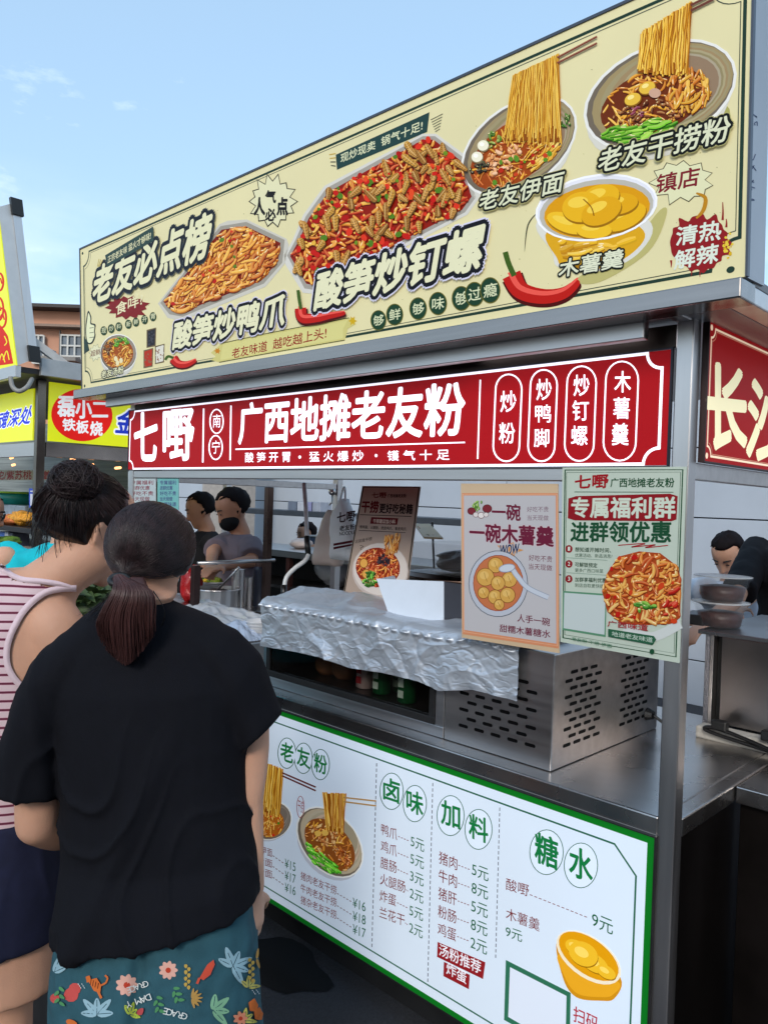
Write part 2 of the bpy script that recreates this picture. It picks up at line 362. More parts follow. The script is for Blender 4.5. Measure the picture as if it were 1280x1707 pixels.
for x in (XL+.3, XR-.3):
    for y in (YF+.14, YB-.5):
        c = MB(); c.tube([(x-.015, y, .045), (x+.015, y, .045)], .045, 20); c.box(x-.02, x+.02, y-.03, y+.03, .078, .1)
        c.build('caster', BLKP, stall, smooth=False)
for (x0, y0) in ((XR-.04, YF), (XL, YF), (XR-.04, YB-.04), (XL, YB-.04)):
    bx('post', STEEL, stall, x0, x0+.04, y0, y0+.04, .03, 2.0, bevel=.003)
bx('side_beam', STEELH, stall, XL+.005, XL+.035, YF+.042, YB-.042, 1.60, 1.632)
mp_ = bx('middle_post', pm('brown_steel', '5b4a44', .3, 1, .25, 6), stall, XL+.0, XL+.034, 2.44, 2.475, .87, 1.598)
bx('lower_beam', STEELH, stall, XL+.041, XR-.041, YF+.002, YF+.03, 1.612, 1.6455, bevel=.003)
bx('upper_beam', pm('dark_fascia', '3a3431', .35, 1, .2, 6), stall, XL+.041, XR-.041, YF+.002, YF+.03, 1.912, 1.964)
# roof: slab, front rim, soffit beam
BX0, BX1, BYF, BZ0, BZ1 = -3.434, -.567, 1.5602, 2.0058, 2.6227
bx('roof_panel', STEELD, stall, BX0+.02, BX1-.005, BYF+.06, YB+.05, 2.001, 2.02)
bx('roof_rim', pm('rim_steel', '98928e', .24, 1, .14, 4, stretch=(.4, 8, 8)), stall, BX0-.05, BX1, BYF-.02, BYF+.058, 1.962, BZ0-.004, bevel=.003)
bx('roof_rim', STEELH, stall, BX1-.05, BX1-.002, BYF+.06, YB+.05, 1.964, 1.9995, bevel=.003)
bx('roof_rim', STEELH, stall, BX0, BX0+.05, BYF+.06, YB+.05, 1.964, 1.9995, bevel=.003)
bx('soffit_beam', STEELH, stall, BX0+.1, -.80, BYF+.0605, BYF+.085, 1.925, 1.999, bevel=.003)
bx('bracket', STEELH, stall, XR-.038, XR-.004, BYF+.06, YF-.001, 1.966, 1.9995)
bx('bracket', STEELH, stall, XL+.004, XL+.038, BYF+.06, YF-.001, 1.966, 1.9995)
bx('soffit_panel', pm('soffit_steel', 'a8a6a6', .4, .7, .2, 4), stall, BX0+.06, BX1-.06, BYF+.09, YB, 1.9705, 1.975)
mb = MB(); mb.tube([(-1.32, YF-.028, 1.953), (-.86, YF-.028, 1.953)], .008, 12); mb.build('tube_light', pm('tube_glow', 'f4f6ff', .4, emit=1.6), stall, smooth=True)
bx('tube_housing', WHITEP, stall, -1.36, -.82, YF-.042, YF-.013, 1.9625, 1.9703)
# hook with ball end on the far end of the side beam
mb = MB(); c = V((XL+.02, YB-.06, 1.59)); mb.ball(c, (.022, 0, 0), (0, .022, 0), (0, 0, .022)); mb.tube([c+V((0, 0, -.02)), c+V((0, 0, -.06)), c+V((0, -.02, -.075))], .005)
mb.build('hook', STEEL, stall, smooth=True)

# ------------------------------------------------------------------ cream roof billboard (light box)
tilt = -.0274/(BZ1-BZ0)
bn = V((0, -1, tilt)).normalized()
def bp(x, z, d=0): return V((x, BYF+(z-BZ0)*tilt, z))-bn*d
bill = thing('roof_billboard', 'big cream light-box billboard of noodle dishes on the roof of the steel stall', 'billboard', ((BX0+BX1)/2, BYF+.05, BZ0))
mb = MB(); mb.slab([bp(BX0, BZ0), bp(BX1, BZ0), bp(BX1, BZ1), bp(BX0, BZ1)], bn, .004)
mb.build('printed_panel', pm('cream_print', 'dcd2a0', .5, var=.04, scale=3, emit=.06), bill)
mb = MB(); mb.slab([bp(BX0, BZ0, .005), bp(BX1, BZ0, .005), bp(BX1, BZ1, .005), bp(BX0, BZ1, .005)], bn, .1)
mb.build('case', pm('grey_case', '9aa3ad', .45, .1, .08, 6), bill)
t_ = .007
mb = MB(); mb.slab([bp(BX0-t_, BZ1+.0005, -.003), bp(BX1+t_, BZ1+.0005, -.003), bp(BX1+t_, BZ1+t_, -.003), bp(BX0-t_, BZ1+t_, -.003)], bn, .1)
mb.slab([bp(BX0-t_, BZ0, -.003), bp(BX0-.0005, BZ0, -.003), bp(BX0-.0005, BZ1, -.003), bp(BX0-t_, BZ1, -.003)], bn, .1)
mb.slab([bp(BX1+.0005, BZ0, -.003), bp(BX1+.005, BZ0, -.003), bp(BX1+.005, BZ1, -.003), bp(BX1+.0005, BZ1, -.003)], bn, .012)
mb.build('trim', pm('dark_trim_metal', '585a60', .35, .9, .1, 10), bill)
# handwriting on the end of the case
ha = Art(bp(BX1+.0002, BZ0, .005), (1, 0, 0)); rd = random.Random(5)
for k in range(9):
    y = 190+k*18; x = 1257-(y-200)*.03
    if k in (2, 3): continue
    pts = [(x+rd.uniform(-4, 5), y+rd.uniform(-6, 6)) for _ in range(4)]; ha.curve(pts, 1.3, '3c4668')
ha.build('handwriting', bill)
A = Art(bp(BX0, BZ0), bn, e=.06)
W_, H_ = BX1-BX0, (BZ1-BZ0)/A.w.z
GR = '22352f'
A.frame(.03, W_-.012, .022, H_-.024, .007, '233a30', notch=.055)
A.frame(.04, W_-.02, .031, H_-.033, .0018, '3a463c', notch=.06)
for u, v in ((.022, .012), (W_-.028, .018), (.022, H_-.02), (W_-.028, H_-.02)): A.polyuv([(u+.008*cos(t), v+.0065*sin(t)) for t in [2*pi*i/14 for i in range(14)]], '233a30')
A.build('border', bill)
# speckles
rd = random.Random(3); quad = [(150, 425), (1235, 20), (1225, 450), (150, 630)]
for k in range(160):
    x, y = rd.uniform(150, 1230), rd.uniform(30, 630)
    if inside((x, y), quad): A.ell(x, y, rd.uniform(.4, 1.1), rd.uniform(.4, 1.0), rd.choice(['9a9560', 'b0a868', '7f7c55']), 0, 6)
A.build('speckles', bill)
A.h = .0135
DK = '1b1e26'
A.text('老友必点榜', (157, 508), (351, 425), 62, 'dedbb4', .042, .12, out=(DK, .13), out2=('33414a', .15), tl=(160, 449))
A.build('heading', bill)
A.h = .0145
A.poly([(178, 426), (258, 378), (259, 402), (181, 446)], '2f4440')
A.text('正宗老友味 猛火才够味!', (182, 440), (254, 399), 12, 'd6d2a8', .015)
for d in (0, 5, 10): A.curve([(168+d*.6, 432+d*.2), (165+d*.3, 445)], 1.2, 'b7a45a')
A.build('slogan_ribbon', bill)
A.h = .003
A.poly(burst(213, 512, 37, 21, 13, .75, 2, -.3), '7e1d1e'); A.text('食咩?', (194, 526), (239, 508), 20, 'e3dcb2', .02); A.build('burst', bill)
for (x, y), ch in zip([(174, 551.5), (186.5, 548), (199, 544.7), (215, 540.6), (227.5, 537), (242, 533), (256, 528)], '现炒料新鲜开胃'):
    A.ell(x, y, 5.6, 7.6, '3c4a20'); A.ell(x, y, 5, 7, '24402c'); A.text(ch, (x-3.6, y+4.6), (x+3.6, y+3.4), 9, 'd9d9b0', .01)
A.build('round_badges', bill)
A.h = .001
bowlpic(A, 198, 589, 30, 31, 0); E_ = epts(197, 589, 26, 26)
A.poly(E_, '9a4a12'); pile(A, E_, 90, NOOD, 12, 2.2, 1); pile(A, epts(203, 569, 17, 8, -10), 22, ['4f9a1e', '6fb52c', '2f6a14'], 10, 3, 2, dark='1e4a0c')
pile(A, epts(183, 580, 11, 12), 14, ['4a2a1a', '6a3a20'], 8, 3, 3)
for x, y in ((194, 598), (203, 601), (197, 605)): A.ell(x, y, 3, 4.4, 'e6d9ac')
A.h = .004; A.text('老友汤粉', (170, 631), (207, 622), 12, 'd9d6ae', .03, out=('22262a', .14)); A.build('noodle_soup_picture', bill)
A.h = .001
A.poly(burst(160, 588, 12, 15, 10, .7, 4), '8f9070'); A.poly(burst(160, 588, 11, 14, 10, .7, 4), 'dcd9b4'); A.text('超鲜', (152, 595), (168, 591), 10, '6a2a1c', .01); A.build('small_burst', bill)
for x, y, c in ((253, 563, '2a2a30'), (267, 590, 'd8d4c6'), (248, 597, 'b0301c')):
    A.poly([(x-8, y-13), (x+8, y-17), (x+7, y+14), (x-8, y+17)], '6a5a40'); A.poly([(x-6.4, y-11), (x+6.4, y-15), (x+5.6, y+12), (x-6.4, y+15)], c); dots(A, [(x-6, y-11), (x+6, y-14), (x+5, y+11), (x-6, y+14)], 26, [c, '8a5a40' if c != '2a2a30' else '44444c'], 1.4, int(x))
A.build('sauce_dishes', bill)
chili(A, [(289, 597), (298, 606), (312, 607), (328, 600)], 15, [(276, 600), (281, 594), (290, 597)]); A.build('chili', bill)
# thumbs-up hand
A.blob([(143, 552), (145, 530), (148, 518), (153, 528), (153, 538), (160, 541), (159, 552), (160, 560), (155, 572), (146, 572)], '2c3430'); A.blob([(144.5, 552), (146.5, 532), (148.3, 522), (151.5, 530), (151.5, 540), (158, 543), (157.5, 552), (158, 559), (153.5, 570), (147, 570)], 'dfe0b8')
for y in (547, 555, 563): A.curve([(150, y), (157, y-1)], .9, '2c3430')
A.poly([(140.5, 560), (147, 572), (150, 584), (141, 590)], '2b3f3a'); A.build('thumb_drawing', bill)
# tray of duck feet
A.h = .001
T1 = [(264, 506), (366, 374), (380, 368), (412, 366), (478, 398), (482, 408), (475, 440), (443, 478), (304, 535), (280, 530)]
A.poly(T1, 'c6c2b6'); A.poly([(268, 505), (368, 377), (411, 370), (475, 400), (471, 438), (440, 473), (305, 528), (283, 524)], '9a9488')
T1i = [(273, 503), (370, 383), (410, 377), (468, 405), (464, 436), (436, 468), (306, 520), (286, 517)]
A.poly(T1i, '7a1f0e'); T1f = [(275, 503), (366, 388), (400, 379), (452, 399), (452, 432), (428, 464), (306, 518), (288, 514)]
pile(A, T1i, 400, ['e39a34', 'd47a22', 'eeb04a', 'c8661c', 'bc5a1c', 'e8a440'], 30, 5, 11, -.75, 1.5, '7a2a0c', .8); dots(A, T1f, 16, ['b81a10', 'd03a1c', '5a7a1c'], 3, 12)
A.build('duck_feet_picture', bill)
A.h = .0125; A.text('酸笋炒鸭爪', (290, 583), (475, 541), 44, 'e0ddb8', .042, .1, out=('16171e', .15), out2=('cfcbe0', .19), tl=(292, 540)); A.build('dish_name', bill)
A.h = .001
A.poly(burst(455, 336, 41, 46, 14, .74, 6), '3a382c'); A.poly(burst(455, 336, 38.5, 43, 14, .74, 6), 'dcd8b0')
A.chars('人气必点', [(424, 330, 442, 358), (443, 318, 460, 338), (443, 348, 460, 368), (462, 330, 480, 358)], '1c1a1a', .05); A.build('popular_burst', bill)
# tray of river snails
T2 = [(474, 426), (489, 398), (506, 358), (541, 310), (704, 223), (727, 223), (779, 261), (799, 330), (779, 358), (702, 398), (524, 490), (505, 488), (476, 441)]
A.h = .001; A.poly(T2, 'd0cdc4'); A.poly([(479, 426), (493, 400), (510, 361), (544, 314), (705, 227), (725, 227), (774, 264), (793, 329), (775, 354), (700, 393), (522, 483), (508, 481)], 'a09a90')
T2i = [(484, 427), (498, 402), (515, 364), (548, 320), (705, 233), (723, 233), (768, 268), (786, 328), (770, 350), (697, 388), (521, 475), (511, 473)]
A.poly(T2i, '8c1a0a'); T2f = [(494, 424), (510, 380), (550, 326), (705, 238), (740, 246), (775, 300), (770, 340), (697, 380), (524, 458)]
pile(A, T2i, 420, ['e09030', 'e8ab42', 'd06a20', 'c0341a', 'cc4420', 'e2942e'], 22, 5, 21, None, 3, '6e1a08'); dots(A, T2i, 110, ['c01a10', 'd8341c', 'a8140c', '4f7a1c'], 4.6, 22)
rd = random.Random(9); k = 0
while k < 62:
    x, y = rd.uniform(490, 775), rd.uniform(240, 455)
    if not inside((x, y), T2i): continue
    k += 1; t = rd.uniform(.6, 2.4)*rd.choice([1, 1, -1]); L = rd.uniform(15, 26); ww = rd.uniform(11, 15)
    seg = 6; tp = lambda s: min(1-.6*s, math.sqrt(s*3+.12), math.sqrt(max(0, 1.03-s)*2.4))
    A.strip([(x+L*1.2*cos(t)*(i/8-.5)+1, y+L*1.2*sin(t)*(i/8-.5)+1.6) for i in range(9)], ww*1.12, '5a3a14', taper=tp)
    A.strip([(x+L*1.2*cos(t)*(i/8-.5), y+L*1.2*sin(t)*(i/8-.5)) for i in range(9)], ww, rd.choice(['b8823a', 'c8924a', '9c6a2e', 'c4903c']), taper=tp)
    for i in range(1, seg):
        s = i/seg; cx, cy = x+L*1.2*cos(t)*(s-.5), y+L*1.2*sin(t)*(s-.5); hw = ww*.46*tp(s)
        A.curve([(cx-sin(t)*hw, cy+cos(t)*hw), (cx+cos(t)*1.6, cy+sin(t)*1.6), (cx+sin(t)*hw, cy-cos(t)*hw)], 1.0, '7a5220', 3)
    A.strip([(x+L*1.1*cos(t)*(i/8-.5)-sin(t)*ww*.12, y+L*1.1*sin(t)*(i/8-.5)-abs(cos(t))*ww*.12) for i in range(9)], ww*.14, 'd9b070', taper=tp)
dots(A, T2f, 26, ['c81e12', 'e04a20', '6a8a20', 'e2b040'], 4, 23)
A.build('snail_picture', bill)
A.h = .0125; chili(A, [(503, 514), (507, 530), (530, 530), (552, 526), (578, 522)], 19, [(499, 484), (501, 500), (504, 516)]); A.build('chili', bill)
A.h = .0135; A.text('酸笋炒钉螺', (526, 518), (803, 447), 60, 'e0ddb8', .042, .1, out=('16171e', .15), out2=('d2cfe4', .19), tl=(530, 458)); A.build('dish_name', bill)
A.h = .001; A.poly([(560, 258), (716, 187), (712, 220), (562, 283)], '24403e'); A.text('现炒现卖  锅气十足!', (568, 272), (704, 217), 15, 'd6d8b2', .015)
for i in range(6): A.curve([(718+i*1.5, 200+i*4), (738-i, 190+i*5)], 1.2, '4a5040')
for i in range(4): A.curve([(549+i, 258+i*6), (560, 256+i*7)], 1.6, 'c0a040' if i < 2 else '3a4038')
A.build('slogan_ribbon', bill)
A.h = .001; A.poly([(352, 588), (372, 571), (582, 529), (594, 540), (580, 548), (575, 568), (366, 604), (352, 600), (360, 594)], 'c9c078'); A.poly([(372, 573), (580, 533), (572, 548), (572, 564), (368, 600)], 'd2cb84')
A.curve([(372, 572), (460, 553), (582, 530)], 1.4, '4a4a2c'); A.curve([(366, 604), (470, 585), (575, 567)], 1.4, '4a4a2c'); A.poly(burst(363, 585, 6, 6, 6, .5, 1), 'c07a1c'); A.poly(burst(588, 535, 7, 9, 6, .5, 2), 'c9a41c')
A.text('老友味道  越吃越上头!', (387, 598), (544, 564), 17, '8f1a18', .012); A.build('strip_slogan', bill)
A.h = .001
for (x, y, r), ch in zip([(631, 534, 14), (658, 524.5, 15), (697, 514.5, 15.5), (730, 506, 16), (769, 497.5, 17), (791, 490.5, 17), (817, 484, 18)], '够鲜够味够过瘾'):
    A.ell(x, y, r*.95, r*1.22, '6a6424'); A.ell(x, y, r*.87, r*1.13, '1d3d2a'); A.text(ch, (x-r*.62, y+r*.72), (x+r*.62, y+r*.5), r*1.25, 'd3d8b0', .012)
A.build('round_badges', bill)
# bowl with long noodles
A.h = .001; A.poly(epts(890, 270, 70, 30, -35), 'c0b880')
bowlpic(A, 865, 243, 106, 66, -36, .45, '9a8864', 'd2cfc4'); I_ = epts(857, 254, 84, 47, -36); A.poly(I_, '9a4210')
pile(A, I_, 120, NOOD+['c85a1c'], 24, 3, 31); pile(A, epts(835, 268, 40, 20, -30), 50, ['d98a50', 'e2a070', 'b5622a', 'e8b890'], 12, 6, 32); pile(A, epts(905, 258, 42, 16, -42), 40, ['e0a028', 'f0c050'], 34, 3, 33, -.8, .5)
dots(A, I_, 22, ['b82a14', '5a8a24', 'c8401c'], 4, 34); pile(A, epts(800, 280, 17, 11, -20), 22, ['1e1a18', '34281e', '2a3420'], 10, 4, 35, dark='0c0a08'); pile(A, epts(822, 232, 12, 16, 10), 12, ['4a7a24', '2f5a18', '8a9a40'], 10, 4, 36, dark='203808')
pile(A, epts(942, 204, 9, 16, 20), 10, ['3a6a20', '2f5018'], 10, 4, 38, dark='182a08')
for x, y in ((806, 243), (796, 262)): A.ell(x+.6, y+1.4, 10, 9.4, '8a7a58', -15); A.ell(x, y, 9.4, 8.6, 'ece6cc', -15); A.ell(x-2, y-2, 4, 3.4, 'fbf8ea')
column(A, (856, 127), (932, 91), (936, 238), (841, 234), 130, ['e0a21c', 'eebb38', 'd08c14', 'f2c850', 'c98612'], 1.7, 37)
for k in (0, 1): A.strip([(930, 97+k*9), (996, 62+k*11)], 3.2, '6a2a22'); A.strip([(930, 96.2+k*9), (996, 61.2+k*11)], 1, 'a86a50')
A.h = .0125; A.text('老友伊面', (800, 353), (939, 320), 32, 'd6d8b8', .02, .05, out=('161816', .13), out2=('b8b078', .16), tl=(803, 321)); A.build('long_noodle_picture', bill)
# bowl of dry noodles
A.h = .001; A.poly(epts(1150, 212, 72, 30, -25), 'a8a45c')
bowlpic(A, 1100, 158, 131, 80, -24, .45, '9c8a62', 'd2cfc4'); I_ = epts(1088, 170, 92, 52, -22); A.poly(I_, '6a2c10')
pile(A, I_, 110, NOOD, 26, 4, 41); pile(A, epts(1088, 188, 72, 24, -14), 70, ['7a3a18', '9a5a2c', '5f2a12', 'b5703a'], 11, 5, 42, dark='341006'); pile(A, epts(1148, 152, 38, 42, 20), 46, ['e0a030', 'ecb848', 'd08a20', 'c9701c'], 34, 6, 43, 1.9, 1.4)
pile(A, epts(1060, 190, 16, 12), 8, ['6a2040', '8a3050'], 10, 4, 46)
pile(A, [(1000, 228), (1012, 212), (1060, 205), (1098, 197), (1132, 203), (1128, 215), (1085, 233), (1030, 240)], 60, ['5fae1c', '7cc832', '3f8a14', '9ad84a', '4f9a18'], 34, 6, 44, -.25, .5, '1f5208', .3)
for x, y in ((1079, 147), (1055, 166)): A.ell(x+1, y+1.6, 15, 10.4, '8a5a14', -24); A.ell(x, y, 14, 9.6, 'e3b840', -24); A.ell(x-3, y-3, 6, 3.4, 'f6e08a', -24)
A.ell(1092, 156, 10, 8, 'c9a088')
column(A, (1068, 58), (1155, 4), (1146, 124), (1063, 122), 80, ['e0a21c', 'eebb38', 'd08c14', 'f0c048', 'c98612'], 3.2, 45)
for k in (0, 1): A.strip([(1152, 10+k*9), (1192, -10+k*9)], 4, '6a3a30')
A.h = .0125; A.text('老友干捞粉', (998, 290), (1216, 235), 38, 'd6d8b8', .02, .05, out=('161816', .13), out2=('b0aa70', .16), tl=(1001, 252)); A.build('dry_noodle_picture', bill)
# cassava bowl
A.h = .001; A.blob([(1040, 420), (1100, 350), (1110, 360), (1080, 420), (1000, 470), (960, 465)], 'b8b070')
A.blob([(896, 368), (920, 420), (932, 446), (1000, 452), (1062, 424), (1085, 372), (1000, 330)], 'd8d6cc'); A.blob([(912, 385), (928, 430), (940, 443), (1000, 448), (1056, 420), (1072, 384), (1000, 350)], 'd8a21c')
pile(A, [(925, 400), (1065, 390), (1050, 420), (1000, 442), (942, 440)], 24, ['e8b424', 'c98e14', 'f0c440'], 40, 9, 51, -.2, .5, 'b07a10', .3)
A.poly(epts(994, 346, 103, 55, -9), 'e2e2ea'); A.poly(epts(994, 349, 96, 49, -9), 'b8b4a8'); A.poly(epts(995, 352, 89, 44, -8), 'd9980e')
for x, y, rx, ry, rt in ((945, 372, 36, 16, 20), (1040, 362, 40, 20, -25), (990, 384, 30, 14, 0), (1030, 340, 34, 18, -10), (1000, 330, 34, 22, -20), (970, 345, 34, 26, -10), (1002, 352, 36, 22, -25)):
    A.ell(x+1, y+3, rx, ry, '9a6a08', rt); A.ell(x, y, rx*.98, ry*.97, random.choice(['e6b01c', 'edbc28', 'dfa414']), rt); A.ell(x-rx*.2, y-ry*.3, rx*.5, ry*.35, 'f2cc48', rt)
A.curve([(972, 332), (985, 345), (990, 360)], 2, '8a5a08'); A.strip(epts(994, 346, 101, 53, -9), 3, 'f4f4f8', True)
A.h = .0045; A.text('木薯羹', (931, 463), (1037, 445), 30, 'd9dcc0', .02, .03, out=('161c16', .12), tl=(934, 434)); A.build('cassava_picture', bill)
A.h = .001; A.curve([(898, 352), (880, 375), (874, 420)], 2, '3a4030', taper=lambda s: sin(pi*s)+.1)
chili(A, [(852, 458), (868, 484), (905, 494), (940, 488), (965, 468)], 32, [(842, 420), (848, 440), (857, 460)]); A.build('chili', bill)
A.poly(burst(1136, 302, 58, 40, 11, .72, 8, .2), '4a4430'); A.poly(burst(1136, 302, 56, 38, 11, .72, 8, .2), 'dcdab0'); A.text('镇店', (1094, 323), (1165, 309), 31, '7a1c28', .02, .05); A.build('speciality_burst', bill)
bl = burst(1166, 405, 55, 50, 17, .86, 12); A.blob(bl, '8c1c20', 3)
for x, y, L in ((1204, 352, 30), (1152, 452, 16), (1166, 450, 24), (1118, 440, 12), (1210, 372, 14)): A.curve([(x, y-L/2), (x+.5, y), (x, y+L/2)], 4, '8c1c20', taper=lambda s: .3+.7*s if y < 400 else 1-.8*s)
A.curve([(1160, 322), (1175, 330), (1172, 350), (1160, 364)], 7, 'b8801c', taper=lambda s: .4+.6*sin(pi*s))
dots(A, epts(1214, 410, 9, 22), 24, ['d0a81c', 'e0c440'], 2.4, 61)
A.h = .002; A.text('清热', (1127, 410), (1201, 399), 31, 'd9e0d0', .025, .05); A.text('解辣', (1123, 450), (1196, 437), 31, 'd9e0d0', .025, .05); A.build('splash_badge', bill)

# ------------------------------------------------------------------ red name sign
RX0, RX1, RZ0, RZ1 = -3.2365, -.7636, 1.6485, 1.9084; RY = YF+.0
sign = thing('name_sign', 'long red light box with glowing white characters under the stall roof', 'sign', ((RX0+RX1)/2, RY, RZ0))
bx('red_panel', pm('red_acrylic', '9c0c14', .5, var=.06, scale=2, emit=.2, spec=.15), sign, RX0+.003, RX1-.003, RY-.004, RY+.0015, RZ0+.001, RZ1-.001, bevel=0)
mb = MB(); mb.box(RX0-.003, RX0+.0025, RY-.006, RY+.0015, RZ0, RZ1); mb.box(RX1-.0025, RX1+.0025, RY-.006, RY+.0015, RZ0, RZ1); mb.box(RX0-.003, RX1+.0025, RY-.006, RY+.0015, RZ1+.0002, RZ1+.0034); mb.box(RX0-.003, RX1+.0025, RY-.006, RY+.0015, RZ0-.0026, RZ0-.0002)
mb.build('frame', pm('dark_sign_frame', '33333a', .4, .8), sign)
A = Art((RX0, RY-.004, RZ0), (0, -1, 0), e=.5); WT = 'f1f0ff'; W_, H_ = RX1-RX0, RZ1-RZ0
A.frame(.012, W_-.022, .004, H_-.004, .007, WT, notch=.036); A.build('border', sign)
A.chars('七嘢', [(225, 690, 262, 767), (273, 686, 323, 766)], WT, .03)
A.build('heading', sign)
for x, y0, y1, x1 in ((340, 681, 771, 338.5), (385.5, 676, 767, 384), (800.5, 633, 765, 796)): A.strip([(x, y0), (x1, y1)], 2.4, WT)
A.strip([(393, 749), (775, 737.5)], 2.2, WT); A.build('divider', sign)
for x, y, ch in ((361.5, 702.5, '南'), (360, 746, '宁')):
    A.strip(epts(x, y, 11, 20), 2, WT, True); A.text(ch, (x-6.5, y+10.5), (x+6.5, y+10), 22, WT, .0)
A.build('round_badges', sign)
A.text('广西地摊老友粉', (398, 740), (772, 725), 67, WT, .028, tl=(400, 674)); A.build('heading', sign)
for tx, x0, x1, y0, y1 in (('酸 笋 开 胃', 409, 484, 771, 770), ('猛 火 爆 炒', 516, 606, 769.7, 768.6), ('镬 气 十 足', 646, 749, 768, 766.5)):
    A.text(tx, (x0, y0), (x1, y1), 17, WT, .012, tl=(x0, y0-16.5)); A.build('subtitle', sign)
for x, y in ((500, 762), (627, 759.5)): A.ell(x, y, 2.2, 2.6, WT); A.build('dot', sign)
for (x0, x1, y0, y1), chs, bs in (((822.5, 870, 624, 769), '炒粉', [(834, 652, 860, 687), (832, 705, 858, 739)]), ((880.5, 929, 616.5, 769), '炒鸭脚', [(894, 632, 919, 667), (892, 675, 918, 704), (890, 715, 915, 745)]),
        ((941.5, 994, 610.5, 768.5), '炒钉螺', [(956, 625, 982, 660), (954, 668, 981, 701), (952, 710, 979, 742)]), ((1006, 1064, 602.5, 768), '木薯羹', [(1024, 619, 1051, 654), (1022, 663, 1049, 698), (1020, 706, 1047, 742)])):
    cx = (x0+x1)/2; r = (x1-x0)/2-2; k = 1.15*r; pts = []
    for i in range(13): t = pi+pi*i/12; pts.append((cx+1.5+r*cos(t), y0+k+k*sin(t)))
    for i in range(13): t = pi*i/12; pts.append((cx-2.5+r*cos(t), y1-k+k*sin(t)))
    A.strip(pts, 2.6, WT, True); A.chars(chs, bs, WT, .012)
    A.build('pill_badge', sign)

# ------------------------------------------------------------------ menu light box under the counter
MX0, MX1, MZ0, MZ1 = -3.19, -.7593, .1399, .8141
menu = thing('menu_board', 'white backlit menu board with green border under the steel counter', 'menu board', ((MX0+MX1)/2, YF, MZ0))
bx('white_panel', pm('lit_white_acrylic', 'cfdcea', .35, var=.05, scale=1.6, emit=.2), menu, MX0, MX1, YF-.008, YF+.0015, MZ0, MZ1, bevel=0)
mb = MB(); mb.box(MX0-.003, MX1+.004, YF-.010, YF+.0015, MZ1+.0002, MZ1+.003); mb.box(MX0-.003, MX1+.004, YF-.010, YF+.0015, MZ0-.006, MZ0-.0002); mb.box(MX1+.0002, MX1+.004, YF-.010, YF+.0015, MZ0, MZ1)
mb.build('frame', BLACK, menu)
A = Art((MX0, YF-.008, MZ0), (0, -1, 0), e=.2); W_, H_ = MX1-MX0, MZ1-MZ0; G1, G2, RB = '0b6a1c', '1c5a44', '6e1f24'
A.frame(.008, W_-.008, .008, H_-.008, .016, G1); A.frame(.048, W_-.04, .045, H_-.045, .0045, G2, notch=.055, style='chamfer'); A.build('border', menu)
def cloud(cs, rx, ry):
    for x, y in cs: A.ell(x, y, rx, ry, G2)
    for x, y in cs: A.ell(x, y, rx-1.3, ry-1.3, 'd3e0ee')
def header(s, cs, rx, ry, tw, th, sl):
    cloud(cs, rx, ry)
    for ch, (x, y) in zip(s, cs): A.text(ch, (x-tw/2, y+th*.46-sl/2), (x+tw/2, y+th*.46+sl/2), th, '12703a', .022, tl=(x-tw/2, y-th*.54-sl/2))
    A.build('heading', menu)
header('老友粉', [(478.5, 1255.5), (506, 1264), (534.5, 1274.5)], 15.5, 26, 21, 31, 7)
header('卤味', [(652.8, 1319), (691.5, 1339.5)], 20, 31, 27, 37, 9)
header('加料', [(751, 1359.5), (797.5, 1382.5)], 23.2, 34, 31, 40, 11)
header('糖水', [(910.7, 1420.5), (968, 1442.5)], 28.5, 38, 38, 50, 15)
for (x0, y0), (x1, y1) in (((628, 1272), (620, 1582)), ((721.5, 1305), (713, 1640)), ((833, 1346), (826, 1600))):
    n = int((y1-y0)/9)
    for i in range(n):
        t = i/n; t2 = (i+.62)/n; A.strip([(x0+(x1-x0)*t, y0+(y1-y0)*t), (x0+(x1-x0)*t2, y0+(y1-y0)*t2)], 1.3, '4a4c58')
    A.build('dashed_divider', menu)
def dash(x0, y0, x1, y1, n, c=RB):
    for i in range(n): A.strip([(x0+(x1-x0)*i/n, y0+(y1-y0)*i/n), (x0+(x1-x0)*(i+.6)/n, y0+(y1-y0)*(i+.6)/n)], 1.2, c)
for i in range(3):
    y = 1424+18*i; A.text(['猪肉老友伊面', '牛肉/伊面', '猪杂/伊面'][i], (400, y-13), (454, y+5), 13, RB, .0); dash(455, y+2, 475, y+16, 4, '6a4a50'); A.text(['¥15', '¥17', '¥16'][i], (475, 1446+20*i), (493, 1453+20*i), 15, G2, -.005); A.build('price_row', menu)
for i in range(3):
    A.text(['猪肉老友干捞', '牛肉老友干捞', '猪杂老友干捞'][i], (501.5, 1466+20*i), (561, 1492+20.4*i), 14, RB, .0); dash(562, 1489+20.4*i, 588, 1504+21.4*i, 5, '6a4a50'); A.text(['¥16', '¥18', '¥17'][i], (588, 1512+22*i), (609.5, 1520+22*i), 16, G2, -.005); A.build('price_row', menu)
for i, (nm, pr) in enumerate((('鸭爪', '5元'), ('鸡爪', '5元'), ('腊肠', '3元'), ('火腿肠', '2元'), ('炸蛋', '5元'), ('兰花干', '2元'))):
    y = 27.6*i; k = len(nm) == 3; A.text(nm, (635.5-i*.6, 1391+y), ((677 if k else 662)-i*.5, (1406 if k else 1401)+y), 19, RB, .004)
    dash((678 if k else 664)-i*.5, (1400 if k else 1394)+y, 683-i*.5, 1402+y+i*.4, 2 if k else 4); A.text(pr, (684.5-i*.5, 1411+28.8*i), (707-i*.5, 1421+28.8*i), 19, '12583a', .0); A.build('price_row', menu)
